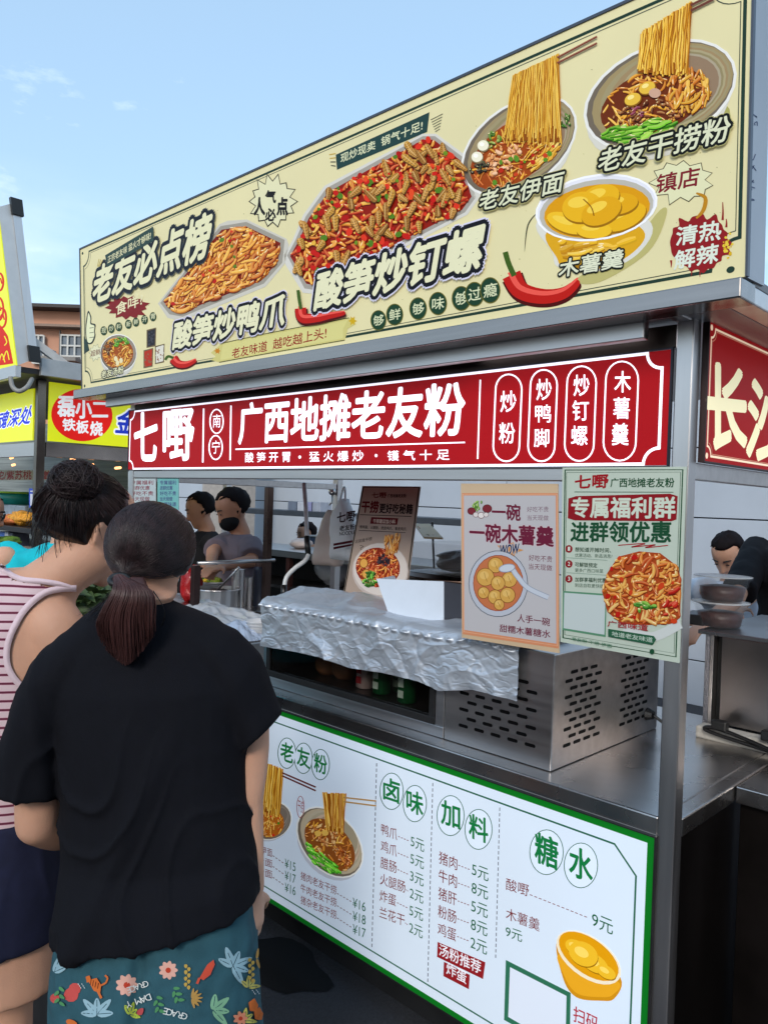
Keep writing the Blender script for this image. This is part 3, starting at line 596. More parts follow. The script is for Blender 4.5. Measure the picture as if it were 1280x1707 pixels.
for i, (nm, pr) in enumerate((('猪肉', '5元'), ('牛肉', '8元'), ('猪肝', '5元'), ('粉肠', '8元'), ('鸡蛋', '2元'))):
    y = 29.7*i; A.text(nm, (731.5-i*.5, 1439+y), (762-i*.5, 1451+y), 21, RB, .004); dash(764-i*.5, 1442+y, 785-i*.5, 1450+y, 4); A.text(pr, (786.5-i*.6, 1459+30.4*i), (814-i*.6, 1470+30.6*i), 21, '12583a', .0); A.build('price_row', menu)
A.h = .001; A.poly([(729.5, 1570), (809, 1604), (805, 1632), (728.5, 1595)], '8a1c22'); A.poly([(740, 1603), (783, 1625), (781.5, 1649), (739, 1627)], '8a1c22')
A.h = .0013; A.text('汤粉推荐', (732, 1592), (801, 1624), 20, 'e8e6ee', .012); A.text('炸蛋', (744, 1623), (777, 1641), 20, 'e8e6ee', .012); A.build('red_label', menu)
A.text('酸嘢', (843, 1483), (881, 1495), 20, RB, .004); dash(883, 1491, 981, 1530, 13); A.text('9元', (986, 1544), (1021, 1559), 24, '12583a', .0); A.build('price_row', menu)
A.text('木薯羹', (843, 1532), (899, 1553), 20, RB, .004); A.text('9元', (842.5, 1561), (870, 1571), 18, '12583a', .0); A.build('price_row', menu)
# dishes on the menu
A.h = .001; bowlpic(A, 550, 1404, 66, 44, 50, .3, 'b5a58a', 'b9bcc6'); I_ = epts(550, 1408, 52, 32, 48); A.poly(I_, '8a4a1c')
pile(A, I_, 70, NOOD+['d9b070'], 15, 2.6, 71); pile(A, epts(540, 1392, 26, 17, 40), 40, ['e0b070', 'c98a50', 'b5622a'], 8, 3.4, 72); pile(A, epts(572, 1428, 20, 10, 60), 26, ['b5501a', 'c9701c', '8a3a14'], 14, 3, 73)
pile(A, [(507, 1402), (514, 1404), (566, 1446), (570, 1456), (548, 1456), (520, 1436)], 44, ['4fc81c', '6ee03a', '2f9a14'], 18, 4, 74, .7, .5, '1a6208', .3)
for x, y in ((531, 1389), (543, 1388)): A.ell(x, y, 5.5, 5, 'dcae50')
column(A, (539, 1322), (576, 1324), (572, 1388), (546, 1384), 40, ['d99a30', 'e6b048', 'c98424', 'b8722a'], 2.2, 75)
for k in (0, 1): A.strip([(574, 1329+k*7), (628, 1335+k*8)], 2.4, 'a8824a')
A.build('dry_noodle_picture', menu)
A.h = .001; bowlpic(A, 452, 1368, 30, 35, 60, .2, '7a7468', 'b9bcc6'); I_ = epts(450, 1372, 24, 24); A.poly(I_, 'b5621a'); pile(A, I_, 60, NOOD, 12, 2.2, 76); dots(A, I_, 8, ['c8301c', '4a8a20'], 2, 77)
column(A, (440, 1272), (472, 1283), (466, 1360), (436, 1352), 40, ['e0a830', 'eec050', 'd0941c'], 2.2, 78)
for k in (0, 1): A.strip([(471, 1288+k*5), (527, 1312+k*6)], 2.6, '5a1a1c')
A.text('干捞', (497, 1352), (506, 1356), 20, '8a3a40', .0); A.strip(epts(501.5, 1345, 6, 18), 1, '8a3a40', True); A.build('long_noodle_picture', menu)
A.h = .001; A.blob([(929, 1568), (938, 1630), (960, 1662), (1000, 1668), (1024, 1664), (1034, 1630), (980, 1580)], 'c98a14'); A.blob([(934, 1590), (941, 1628), (962, 1656), (1000, 1662), (1021, 1658), (1028, 1634)], 'e0a020')
A.poly(epts(981, 1596, 62, 33, 36), 'e8dcc0'); A.poly(epts(981, 1594, 58, 29, 36), 'd9960c')
for x, y, rx, ry in ((960, 1580, 20, 12), (990, 1605, 26, 14), (1010, 1620, 18, 10), (972, 1590, 26, 19)): A.ell(x+.8, y+2, rx, ry, '9a6a08', 32); A.ell(x, y, rx, ry, 'e6b428', 32); A.ell(x-3, y-3, rx*.5, ry*.4, 'f2d060', 32)
A.build('cassava_picture', menu)
A.h = .001; A.poly([(843, 1600), (951, 1655), (949, 1760), (840, 1700)], '2c6a50'); A.poly([(850, 1612), (944, 1660), (942, 1750), (847, 1695)], 'd3dcea'); A.build('card_frame', menu)
A.text('扫码', (955, 1702), (996, 1722), 26, 'a83040', .01, tl=(956, 1676)); A.build('red_label', menu)

# ------------------------------------------------------------------ red side sign
sx = XR+.001
side = thing('side_sign', 'dark red sign with cream characters and border on the right side of the steel stall', 'sign', (sx, 2.2, 1.668))
bx('red_panel', pm('dark_red_acrylic', '8c0e0f', .45, var=.08, scale=3, emit=.3, spec=.08), side, sx, sx+.012, YF+.05, 2.9, 1.662, 1.972, bevel=0)
mb = MB(); mb.box(sx-.001, sx+.014, YF+.046, YF+.0498, 1.658, 1.976); mb.box(sx-.001, sx+.014, YF+.05, 2.9, 1.9722, 1.976); mb.box(sx-.001, sx+.014, YF+.05, 2.9, 1.658, 1.6618); mb.build('frame', pm('brown_frame', '2c1614', .5), side)
A = Art((sx+.012, YF+.05, 1.662), (1, 0, 0), e=.35); A.frame(.012, .84, .012, .298, .005, 'e6cdb0', notch=.022); A.frame(.017, .835, .017, .293, .0015, 'c08a70', notch=.024)
for v in (.012, .298): A.polyuv([(.012+.007*cos(t), v+.007*sin(t)) for t in [2*pi*i/12 for i in range(12)]], 'e6cdb0')
A.build('border', side)
A.chars('长', [(1178, 606, 1243, 746)], 'e2d8b0', .04); A.text('沙', (1241, 760), (1303, 772), 132, 'e2d8b0', .04, tl=(1250, 632)); A.build('heading', side)
bx('side_fascia', STEELH, stall, XR-.036, XR-.002, YF+.042, YB-.042, 1.62, 1.6575)
# ------------------------------------------------------------------ food warmer (display oven) on the counter
NF = (0, -1, 0)
OY = 1.761; OX1 = -1.08; OX0 = PL(438, 1136, (0, OY, 0), NF).x; OZ = 1.165; OYB = PL(1094, 1215, (OX1, 0, 0), (1, 0, 0)).y
wL = PL(444, 1120, (0, OY, 0), NF); wR = PL(724, 1208, (0, OY, 0), NF); jam = PL(739, 1240, (0, OY, 0), NF).x
oven = thing('display_warmer', 'steel food display warmer with dark glass window and slotted vents on the counter', 'food warmer', ((OX0+OX1)/2, (OY+OYB)/2, ZC))
wz0, wz1 = wR.z, OZ-.03
mb = MB(); mb.box(jam, OX1, OY, OYB, ZC+.001, OZ); mb.build('side_chamber', STEELH, oven, bevel=.003)
mb = MB(); mb.box(OX0, jam-.002, OY, OY+.02, ZC+.001, wz0-.001); mb.box(OX0, wL.x-.001, OY, OY+.02, wz0, wz1); mb.box(wR.x+.001, jam-.002, OY, OY+.02, wz0, wz1)
mb.box(OX0, jam-.002, OY, OYB, wz1+.001, OZ); mb.box(OX0, jam-.002, OYB-.02, OYB, ZC+.001, wz1); mb.box(OX0, OX0+.015, OY+.021, OYB-.021, ZC+.001, wz1); mb.box(OX0+.016, jam-.002, OY+.021, OYB-.021, ZC+.02, ZC+.03)
mb.build('body', pm('warmer_steel', 'cac8c8', .36, 1, .08, 5, stretch=(.5, 8, 8)), oven, bevel=.002)
fwid = .022; mb = MB(); a, b = wL.x, wR.x
mb.box(a, b, OY-.003, OY+.012, wz0, wz0+fwid); mb.box(a, b, OY-.003, OY+.012, wz1-fwid, wz1); mb.box(a, a+fwid, OY-.003, OY+.012, wz0+fwid, wz1-fwid); mb.box(b-fwid, b, OY-.003, OY+.012, wz0+fwid, wz1-fwid)
mb.build('window_frame', BLACK, oven, bevel=.002)
bx('glass_pane', glassy('dark_glass', '0c0b0a', .78, .06), oven, a+fwid, b-fwid, OY+.002, OY+.005, wz0+fwid, wz1-fwid, bevel=0)
bx('inner_shelf', STEELD, oven, OX0+.03, jam-.02, OY+.03, OYB-.03, wz0+.012, wz0+.018)
def slots(art, u0, v0, nx, ny, du, dv, ln, wd, drop=()):
    for j in range(ny):
        for i in range(nx):
            if (i, j) in drop: continue
            u = u0+i*du+(du/2 if j % 2 else 0); v = v0+j*dv; p = []
            for k in range(9): t = -pi/2+pi*k/8; p.append((u+ln/2-wd/2+wd/2*cos(t), v+wd/2*sin(t)))
            for k in range(9): t = pi/2+pi*k/8; p.append((u-ln/2+wd/2+wd/2*cos(t), v+wd/2*sin(t)))
            art.polyuv(p, '0a0a0b')
A = Art((OX1, OY, ZC), NF); A.h = .0006; q0 = A.q(772, 1209); q1 = A.q(880, 1243)
slots(A, q0.x, q0.y-.002, 5, 8, (A.q(883, 1244).x-q0.x)/4, .0235, .034, .0095, ((4, 1), (4, 3), (4, 5), (4, 7))); A.build('vent_slots', oven)
A = Art((OX1, OY, ZC), (1, 0, 0)); A.h = .0006
for xa, xb, yb in ((944, 993, 1242), (1036, 1073, 1207)):
    q0 = A.q(xa, yb); q1 = A.q(xb, yb-18); slots(A, q0.x, q0.y, 4, 10, (q1.x-q0.x)/3, .0215, (q1.x-q0.x)/3*.74, .0095, tuple((3, j) for j in range(1, 10, 2))); A.build('vent_slots', oven)
# power plug and cord
pp = PL(1078, 1190, (OX1, 0, 0), (1, 0, 0))
plug = thing('power_cord', 'black power cord plugged into the steel warmer beside the post', 'cord', (pp.x, pp.y, ZC))
mb = MB(); mb.tube([pp+V((.001, 0, 0)), pp+V((.02, 0, 0))], [.02, .013], 14); mb.build('plug', BLKP, plug, smooth=False)
mb = MB(); c_ = catmull([pp+V((.02, 0, 0)), pp+V((.06, .02, -.03)), pp+V((.12, .08, -.09)), V((XR-.2, pp.y+.15, ZC+.006)), V((XR-.05, pp.y+.19, ZC+.006)), V((XR+.05, 2.35, ZC+.008)), V((XR+.25, 2.3, ZC+.008)), V((XR+.5, 2.42, ZC+.012))], 8)
mb.tube(c_, .005, 8); mb.build('cord', BLKP, plug, smooth=True)
# cans and pots inside the warmer
def can(px, py, F, body, band, label, r=.03, h=.105):
    p = PL(px, py, (0, OY+F, 0), NF); p.z = wz0+.019
    t = thing('drink_can', label, 'can', p, 'drink cans behind the warmer glass'); 
    MB().lathe(p, [(r*.8, 0), (r, .004), (r, h-.008), (r*.86, h)]).build('can_body', pm('can_'+body, body, .3, .3, .05), t, smooth=True)
    MB().lathe(p, [(r*.84, h+.0005), (r*.9, h+.003), (r*.8, h+.001)]).build('lid', STEEL, t, smooth=True)
    a = Art((p.x, p.y-r-.0006, p.z), NF); a.polyuv([(-.012, h*.5), (.012, h*.5), (.012, h*.78), (-.012, h*.78)], band); a.polyuv([(-.012, h*.18), (.012, h*.18), (.012, h*.4), (-.012, h*.4)], band)
    a.build('print', t)
rd = random.Random(1)
can(608, 1150, .10, 'c8b0a8', '9a2a30', 'pale can with red print behind the warmer glass, leftmost of the cans')
can(636, 1155, .09, '0f5a2c', 'b8c8b4', 'green can with white print right beside the pale can in the warmer')
can(678, 1165, .07, '0f5a2c', 'b8c8b4', 'green can nearest the right edge of the warmer window')
can(668, 1150, .16, '114a28', 'a0b8a0', 'green can half hidden at the back of the warmer cans')
for px, lab in ((546, 'brown clay pot behind the warmer glass, nearer the window middle'), (575, 'brown clay pot right beside the cans in the warmer')):
    p = PL(px, 1115, (0, OY+.14, 0), NF); p.z = wz0+.019; t = thing('clay_pot', lab, 'pot', p)
    MB().lathe(p, [(.03, 0), (.045, .02), (.047, .06), (.04, .075)]).build('pot_body', pm('brown_clay', '7a5030', .5, 0, .2), t, smooth=True); MB().lathe(p, [(.042, .0755), (.042, .082), (.02, .088), (.008, .1)]).build('lid', pm('clay_lid', '8a6040', .5), t, smooth=True)
# silver cloth draped over the warmer
def interp(x, tab):
    if x <= tab[0][0]: return tab[0][1]
    for (a, b), (c, d) in zip(tab, tab[1:]):
        if x <= c: return b+(d-b)*(x-a)/(c-a)
    return tab[-1][1]
CLY = OY-.022
hem = []
for p in [(437, 1077), (500, 1088), (545, 1098), (580, 1113), (640, 1122), (700, 1136), (735, 1152), (790, 1150), (862, 1169)]:
    q = PL(p[0], p[1], (0, CLY, 0), NF); hem.append((q.x, q.z))
top = []
for p in [(440, 1006), (520, 1012), (640, 1035), (730, 1050), (800, 1058), (864, 1076)]:
    q = PL(p[0], p[1], (0, CLY, 0), NF); top.append((q.x, q.z))
cx0, cx1 = hem[0][0]-.002, hem[-1][0]
NX, NT = 320, 190; vs_ = []; 
for i in range(NX+1):
    x = cx0+(cx1-cx0)*i/NX; zh = interp(x, hem); zt = max(interp(x, top), OZ+.012)
    for j in range(NT+1):
        t = j/NT
        if t < .38:      # over the top, from the back
            s = t/.38; y = 2.06+(CLY+.018-2.06)*s; z = OZ+.012+(zt-OZ-.012)*s**2+.035*sin(pi*min(1, s*1.15))*max(0, 1-abs((x+2.15)/.75))
            nrm = V((0, 0, 1))
        else:
            s = (t-.38)/.62; rr = min(1, s*9); y = CLY+.018*(1-rr)**2; z = zt-(zt-zh)*s; nrm = V((0, -1, .15)).normalized()
        q = V((x*7, y*9+z*6, z*9)); 
        wr = 0
        for k, (fx, fz, am) in enumerate(((7, 11, .013), (13, -15, .008), (27, 30, .003), (-22, 40, .002))):
            ph = fx*x+fz*(z+.6*y)+2.4*noise.noise(V((x*5+k*7, z*6, y*6))); wr += am*(1-abs(sin(ph)))**1.6*(.5+noise.noise(V((x*4+3*k, z*5, 1.7*k))))
        wr += -.002*max(0, 1-abs(noise.noise(q*1.3))*9)+.0012*max(0, 1-abs(noise.noise(q*2.3+V((4, 1, 2))))*9)-.0008*max(0, 1-abs(noise.noise(q*4.1+V((1, 7, 2))))*7)+.006*noise.noise(q*1.3)+.0008*noise.noise(q*6)
        pk = math.exp(-((t-.47)/.022)**2); wr += pk*(.0045*sin(x*150+2*noise.noise(V((x*20, 0, 0))))+.004)
        edge = 1 if t > .38 else .6; wr = max(wr*1.25, -.004)
        if t > .93: wr += .002*sin(x*90)
        vs_.append(V((x, y, z))+nrm*(wr*edge+.002))
fs_ = [(i*(NT+1)+j, (i+1)*(NT+1)+j, (i+1)*(NT+1)+j+1, i*(NT+1)+j+1)[::-1] for i in range(NX) for j in range(NT)]
SILV = pm('silver_fabric', 'b9c1cb', .42, .45, .06, 14, .0004, bscale=220)
cl = mkobj('cloth_cover', vs_, fs_, SILV, smooth=True); tag(cl, 'crumpled silver cloth draped over the steel warmer and hanging over its window', 'cloth')
# ------------------------------------------------------------------ boards and posters
def paper(name, label, cat, p0, n, quad, hexc, th=.003, group=None, emit=0):
    a = Art(p0, n, e=emit); q = [PL(x, y, p0, n) for x, y in quad]   # BL BR TR TL
    bx0 = min(q, key=lambda p: p.z); t = thing(name, label, cat, (sum((p.x for p in q))/4, q[0].y, bx0.z), group)
    MB().slab(q, V(n).normalized(), th).build('panel', pm(name+'_stock_'+hexc, hexc, .45, var=.03, scale=6, emit=emit), t, bevel=0); return t, a
# tall beige dish board standing on the cloth
t_ = .115/.42
t, A = paper('dish_board', 'tall beige menu board with noodle dish leaning on the silver cloth', 'board', (-2.2, 2.0, OZ+.02), (0, -1, t_), [(572, 991), (675, 1004), (700.5, 811), (604, 810)], 'a08c7c', .004)
DB, MR = '241c1c', '5c1418'
A.strip([(574, 988), (674, 1001), (698.5, 812.5), (605.5, 812)], 2.4, '3a342c', True); A.build('border', t)
A.text('七嘢', (620, 830), (644, 830), 9, MR, .03); A.text('广西地摊老友粉', (646, 829.5), (677, 829.5), 6, DB, .02); A.build('heading', t)
A.text('干捞', (603, 854), (631, 855), 19, MR, .04, .1); A.text('更好吃秘籍', (632, 855), (688, 857), 16, DB, .03, .1); A.strip([(600, 858), (686, 861)], 1.2, DB); A.build('heading', t)
A.poly([(619, 862), (664, 864), (662, 875), (617, 873)], MR); A.text('干捞建议加小料', (622, 872), (659, 873.5), 7, 'd8c8b8', .01); A.text('煎鸡蛋、火腿肠、虎皮鸡爪、素皮鸡爪', (600, 881), (677, 885), 5.5, DB, .01); A.strip([(598, 884), (676, 888)], .8, DB); A.text('这就是干捞', (592, 906), (620, 901), 6, DB, .0); A.curve([(600, 909), (606, 911), (601, 914), (605, 918)], .8, DB); A.build('subtitle', t)
A.poly(epts(634, 951, 47, 46, 15), 'b8aca4'); A.poly(epts(634, 949, 45, 43, 15), 'cdc4bc'); I_ = epts(630, 946, 37, 33, 10); A.poly(I_, '8a2a10')
pile(A, I_, 150, ['c9501c', 'd8702a', 'b83a18', 'e08a3a', 'a82c14'], 15, 2.8, 81, None, 3, '5a1408', .9); pile(A, [(640, 892), (668, 886), (664, 920), (642, 930)], 40, ['d98a3a', 'e0a050', 'c97028'], 26, 2.6, 82, 1.7, .6)
for x, y in ((607, 939), (611, 957)): A.ell(x, y, 7, 8, '8a5a20'); A.ell(x, y, 6, 7, 'd8a04c')
pile(A, epts(617, 965, 13, 14, 30), 30, ['3a7a1c', '5aa82c', '2a5a14'], 10, 4, 83, dark='143008'); dots(A, epts(640, 935, 9, 9), 24, ['2a2028', '1c1a20', '40343a'], 2.6, 84)
A.build('dish_picture', t)
# blank white panel
p4 = [D(649, 1028, 2.52), D(739, 1039, 2.40), D(739, 969, 2.44), D(627, 964.5, 2.50)]
_n = (p4[1]-p4[0]).cross(p4[2]-p4[0]).normalized(); p4[3] = PL(627, 964.5, p4[0], _n)
wb = thing('white_box_lid', 'blank white open box standing on the silver cloth before the beige board', 'box', (p4[0]+p4[1])/2)
nn_ = (p4[1]-p4[0]).cross(p4[3]-p4[0]).normalized()
MB().slab(p4, nn_, .006).build('front_face', pm('white_card', 'c9d3df', .5, var=.03), wb, bevel=.001)
bk = V((.03, .11, 0)); MB().slab([p4[1]-nn_*.007, p4[1]+bk-V((0, 0, .012)), p4[2]+bk-V((0, 0, .018)), p4[2]-nn_*.007], V((1, 0, 0)), .004).build('side_face', pm('grey_card', '3c3f48', .5), wb)
MB().slab([p4[0]-nn_*.007+V((.004, 0, 0)), p4[0]+bk+V((-.05, .03, 0)), p4[3]+bk+V((-.07, .02, 0)), p4[3]-nn_*.007+V((.004, 0, 0))], V((1, 0, 0)), .004).build('side_face', pm('white_card2', 'b9c3d0', .5), wb)
# hanging cassava poster
py_ = YF+.012
t, A = paper('hanging_poster', 'white and orange poster of cassava dessert bowl hanging under the red sign', 'poster', (0, py_, 0), NF, [(769.5, 1063), (932, 1089), (930, 806.5), (768, 806)], 'c9ae8c', .002)
A.poly([(771, 1057), (931, 1081), (929.5, 822), (770, 822)], 'd08a64'); A.poly([(774, 1050), (927, 1073), (926, 826), (773, 826)], 'b9b6b8'); A.strip([(773, 1053), (929, 1076.5), (928, 824), (771.5, 824)], 1.2, 'e2b090', True); A.build('border', t)
MA = '6a2038'
A.text('一碗', (820, 866), (867, 868), 27, MA, .03, tl=(820, 840)); A.text('一碗木薯羹', (783, 902), (922, 911), 31, MA, .03, out=('c9b0b4', .06), tl=(783, 872)); A.build('heading', t)
A.text('好吃不贵', (878, 853.5), (914, 853.5), 9, '7a5a68', .005); A.text('当天现做', (878.5, 867.6), (914, 868), 9, '7a5a68', .005); A.text('好吃不贵', (881, 934.5), (920, 937.5), 10, MA, .005); A.text('当天现做', (881, 949), (920, 952), 10, MA, .005); A.build('subtitle', t)
A.text('人手一碗', (862, 1036), (916, 1044), 13, MA, .015); A.text('甜糯木薯糖水', (832.5, 1053), (917, 1064), 12.5, MA, .015); A.build('subtitle', t)
pile(A, epts(797, 843, 11, 8, -40), 14, ['5a8a3a', '7aa84a'], 10, 3.4, 85, -1.1, 1.4, '2c4a1c')
for x, y, r, c in ((786, 852, 7, '7a2a34'), (812, 848, 8, '7a2a34'), (793, 858, 5, 'd8d0cc'), (802, 859, 6, 'e0d8d4'), (810, 858, 4.6, 'd8d0cc')): A.ell(x, y, r, r*.9, '5a2028'); A.ell(x, y, r*.85, r*.75, c)
A.build('cassava_drawing', t)
A.poly(burst(848, 917, 27, 15, 5, .5, 3), 'c98a4a'); A.text('WOW', (833, 925), (865, 922.5), 16, '1c2a50', .03, .1, out=('c4c2c4', .08)); A.build('wow_burst', t)
A.strip(epts(830.5, 973, 49, 55), 1, '4a5a6a', True); A.poly(epts(830.5, 973, 48, 54), 'b6bac4'); A.poly(epts(830.5, 972, 42, 47), '8a3a24'); A.poly(epts(830.5, 972, 41, 46), 'c07048')
for x, y, rx in ((826, 942, 13), (809, 962, 15), (849, 966, 13), (830, 972, 12), (806, 988, 10), (825, 995, 12), (846, 992, 13), (832, 1008, 9)):
    A.ell(x, y, rx, rx*1.02, '7a4a1c'); A.ell(x, y, rx-1, rx*1.02-1, 'd0a050'); A.ell(x-2, y-3, rx*.5, rx*.45, 'dcb468'); A.curve([(x-2, y-rx*.5), (x, y), (x+3, y+rx*.5)], .8, '9a6a2c')
A.curve([(836, 950), (850, 945), (862, 960), (880, 980), (914, 996)], 9, '8a94a4', taper=lambda s: 1); A.curve([(836, 950), (850, 945), (862, 960), (880, 980), (914, 996)], 7, 'c0c6d0'); A.ell(845, 947, 14, 7, '8a94a4', -10); A.ell(845, 947, 12.6, 5.8, 'c6ccd4', -10); A.build('bowl_drawing', t)
# green bordered group poster on the post
t, A = paper('green_poster', 'pale poster with green border and noodle dish taped to the right post', 'poster', (0, YF-.006, 0), NF, [(933.6, 1070), (1132, 1105.5), (1144, 778), (937, 779)], 'b9c4b4', .002)
GP = '1c4a30'
A.strip([(938, 1063), (1126, 1095), (1137.5, 783), (941.5, 783.5)], 2.4, GP, True); A.strip([(941, 1058), (1123, 1089), (1134, 787), (944, 787.5)], .9, GP, True); A.build('border', t)
A.text('七嘢', (958, 815), (1013, 813), 22, '9a1820', .035); A.text('广西地摊老友粉', (1017, 812), (1123, 812.5), 15, GP, .02); A.strip([(957, 820), (1122, 820.5)], 1, GP); A.build('heading', t)
rb = [(947, 831), (960, 827), (1116, 823), (1129, 827), (1127, 866), (1118, 869), (958, 867.5), (946, 864)]
A.poly(rb, '8a1820'); A.text('专属福利群', (952, 862), (1124, 864), 32, 'c9d2c0', .03); A.build('ribbon_heading', t)
A.text('进群领优惠', (951, 902.5), (1117, 904.5), 32, GP, .03); A.curve([(1030, 909), (1075, 906), (1052, 912), (1092, 908), (1075, 913), (1113, 909)], 1.6, 'a02028'); A.build('heading', t)
for y, n, l1, l2, x1, x2 in ((915, '1', '想知道开摊时间、', '优惠活动、新品消息?', 1018, 1020), (940, '2', '可解锁预定', '更多广西口味菜', 995, 1005), (965, '3', '加群享福利优惠', '到店自取更快捷', 1010, 1006)):
    A.ell(948, y, 6, 6.4, '8a2028'); A.text(n, (946.2, y+3), (949.8, y+3), 6.4, 'd0d6c8', .02); A.text(l1, (958, y+4.5), (x1, y+6.5), 7.5, '2a4a38', .012); A.text(l2, (958, y+13.5), (x2, y+15.5), 6.4, '4a6454', .0)
    if y < 960: A.strip([(944, y+14.5), (1012, y+19)], .7, '7a9484')
    A.build('list_row', t)
A.poly([(938.5, 985), (1011, 990), (1009, 1062), (937, 1050)], '5a8a6c'); A.poly([(940.5, 988), (1009, 993), (1007, 1058), (939, 1047)], 'bcc6c4'); A.build('card_frame', t)
A.curve([(1040, 1046), (1085, 1062), (1134, 1040)], 16, 'c8ccc8'); I_ = [(1003, 985), (1012, 955), (1030, 928), (1065, 919), (1100, 922), (1130, 945), (1135, 970), (1133, 1030), (1118, 1040), (1080, 1042), (1035, 1040), (1012, 1020)]
A.poly(I_, 'a8441c'); pile(A, I_, 210, ['d87a2c', 'e09a48', 'c9601c', 'd88a3a', 'e0a860', 'c04a1c'], 24, 5, 86, None, 3, '7a2a0c', .9)
pile(A, epts(1118, 1000, 12, 30, 25), 8, ['b81c14', 'c8301c'], 26, 7, 87, -.5, .6, '5a0a08'); pile(A, epts(1075, 1010, 22, 8), 10, ['4a8a2c', '6aa83a'], 14, 6, 88, .2, .6, '1c4a14'); dots(A, I_, 14, ['b81c14', 'c8401c'], 4, 89)
A.build('dish_picture', t)
A.text('广西味道', (1013, 1044), (1080, 1052), 10, 'a02a30', .02); A.poly([(1014, 1048), (1090, 1060), (1094, 1066), (1088, 1075), (1014, 1061)], '2a5a40'); A.text('地道老友味道', (1020, 1060), (1088, 1071), 8, 'b8c8b8', .01); A.text('老友粉 干捞 伊面', (953, 1067), (1020, 1080), 6, '4a7a5c', .0); A.ell(1087, 1086, 4, 4.6, GP); A.build('subtitle', t)
# small posters at the far end, behind the women's heads
for nm, lab, quad, c, hc in (('small_poster', 'white and green poster with red writing at the far left end under the red sign', [(214, 850), (260, 850), (260, 786), (214, 786)], 'b4bfc0', '8a3a48'), ('small_poster', 'teal price poster with blue-white lines at the far left end under the red sign', [(263, 850), (298, 850), (298, 787), (263, 787)], '6fb0ac', '4a4a80')):
    t, A = paper(nm, lab, 'poster', (0, YF+.008, 0), NF, quad, c, .002)
    x0, x1 = quad[0][0]+4, quad[1][0]-4
    A.text('七嘢老友粉', (x0, 796), (x1, 796), 6, '2a5a58', .01)
    for i, tx in enumerate(('专属福利', '进群优惠', '好吃不贵', '当天现做', '广西味道')): A.text(tx, (x0, 808+i*9), (x1-i % 2*6, 808+i*9), 7, hc, .01)
    A.build('lettering', t)

# ------------------------------------------------------------------ things on and behind the stall
side_t = thing('steel_side_table', 'low steel side table with raised rim left of the silver cloth', 'table', (-3.68, 2.28, 0))
bx('table_top', STEELW, side_t, -4.12, -3.262, 1.98, 2.56, .925, .955); bx('rim', STEELH, side_t, -4.12, -3.262, 2.561, 2.575, .90, .985)
for x in (-4.1, -3.3):
    for y in (2.0, 2.52): bx('leg', STEEL, side_t, x, x+.03, y, y+.03, 0, .924)
bx('counter_tray', STEELW, None, -3.2, -2.62, 1.78, 2.3, ZC+.001, ZC+.085, bevel=.006); tag(bpy.data.objects['counter_tray'], 'flat steel tray box on the counter left of the silver cloth', 'tray')
def on(px, py, z):          # where the photo point meets a level z
    r = ray(px, py); return EYEP+r*((z-EYE)/r.z)
T1z = .955
p = on(362, 1016, T1z); pot = thing('stock_pot', 'wide steel stock pot with ladle left of the steel canisters', 'pot', p)
r = .105*(p-EYEP).dot(fw)/3.6
MB().lathe(p, [(r*.98, 0), (r, .004), (r, .105), (r*1.04, .108), (r*1.03, .112), (r*.96, .112), (r*.95, .02)]).build('pot_body', STEEL, pot, smooth=False)
MB().lathe(p+V((0, 0, .085)), [(r*.9, 0), (r*.3, .022), (.001, .022)]).build('food', pm('dark_stew', '3a2a20', .4, 0, .4, 40, .01), pot, smooth=True)
MB().tube([p+V((.02, -.02, .1)), p+V((.1, .02, .19)), p+V((.14, .03, .23))], .006, 8).build('ladle_handle', STEEL, pot, smooth=True)
for px, py, h, rr, lab in ((396, 1012, .19, .034, 'tall steel canister beside the stock pot'), (416, 1009, .14, .032, 'shorter steel canister right of the tall steel canister')):
    p = on(px, py, T1z); t = thing('steel_canister', lab, 'canister', p, 'steel canisters on the side table')
    MB().lathe(p, [(rr, 0), (rr, h*.78), (rr*.96, h*.79), (rr, h*.8), (rr, h*.88), (rr*.96, h*.885), (rr, h*.89), (rr, h)]).build('canister_body', STEEL, t, smooth=False); MB().lathe(p, [(rr*1.04, h+.0005), (rr*1.04, h+.012), (rr*.5, h+.016)]).build('lid', STEEL, t, smooth=False)
p = on(434, 1010, T1z); t = thing('black_thermos', 'navy black bottle standing right of the steel canisters', 'bottle', p)
MB().lathe(p, [(.042, 0), (.042, .2), (.036, .215)]).build('bottle_body', pm('navy_bottle', '1b2233', .4), t, smooth=False); MB().lathe(p, [(.032, .2155), (.032, .25), (.02, .253)]).build('cap', pm('brown_cap', '4a3028', .5), t, smooth=False)
p = on(384, 1011, T1z); t = thing('spice_jar', 'small brown jar with pale label between pot and canister', 'jar', p)
MB().lathe(p, [(.032, 0), (.032, .07), (.026, .078)]).build('jar_body', pm('brown_jar', '4a3424', .35), t, smooth=False); MB().lathe(p, [(.0328, .02), (.0328, .055)]).build('paper_label', WHITEP, t)
# rail in front of the vendor
pa, pb = D(330, 939, 3.75), D(458, 934, 4.02)
rail = thing('steel_rail', 'thin steel rail with dark post before the vendor in grey', 'rail', (pa.x, pa.y, 0))
MB().tube([pa, pb], .009, 12).build('rail_bar', STEEL, rail, smooth=True)
bx('rail_post', pm('brown_post', '33211f', .4, .3, .2), rail, pa.x-.03, pa.x+.005, pa.y-.02, pa.y+.015, 0, pa.z-.011)
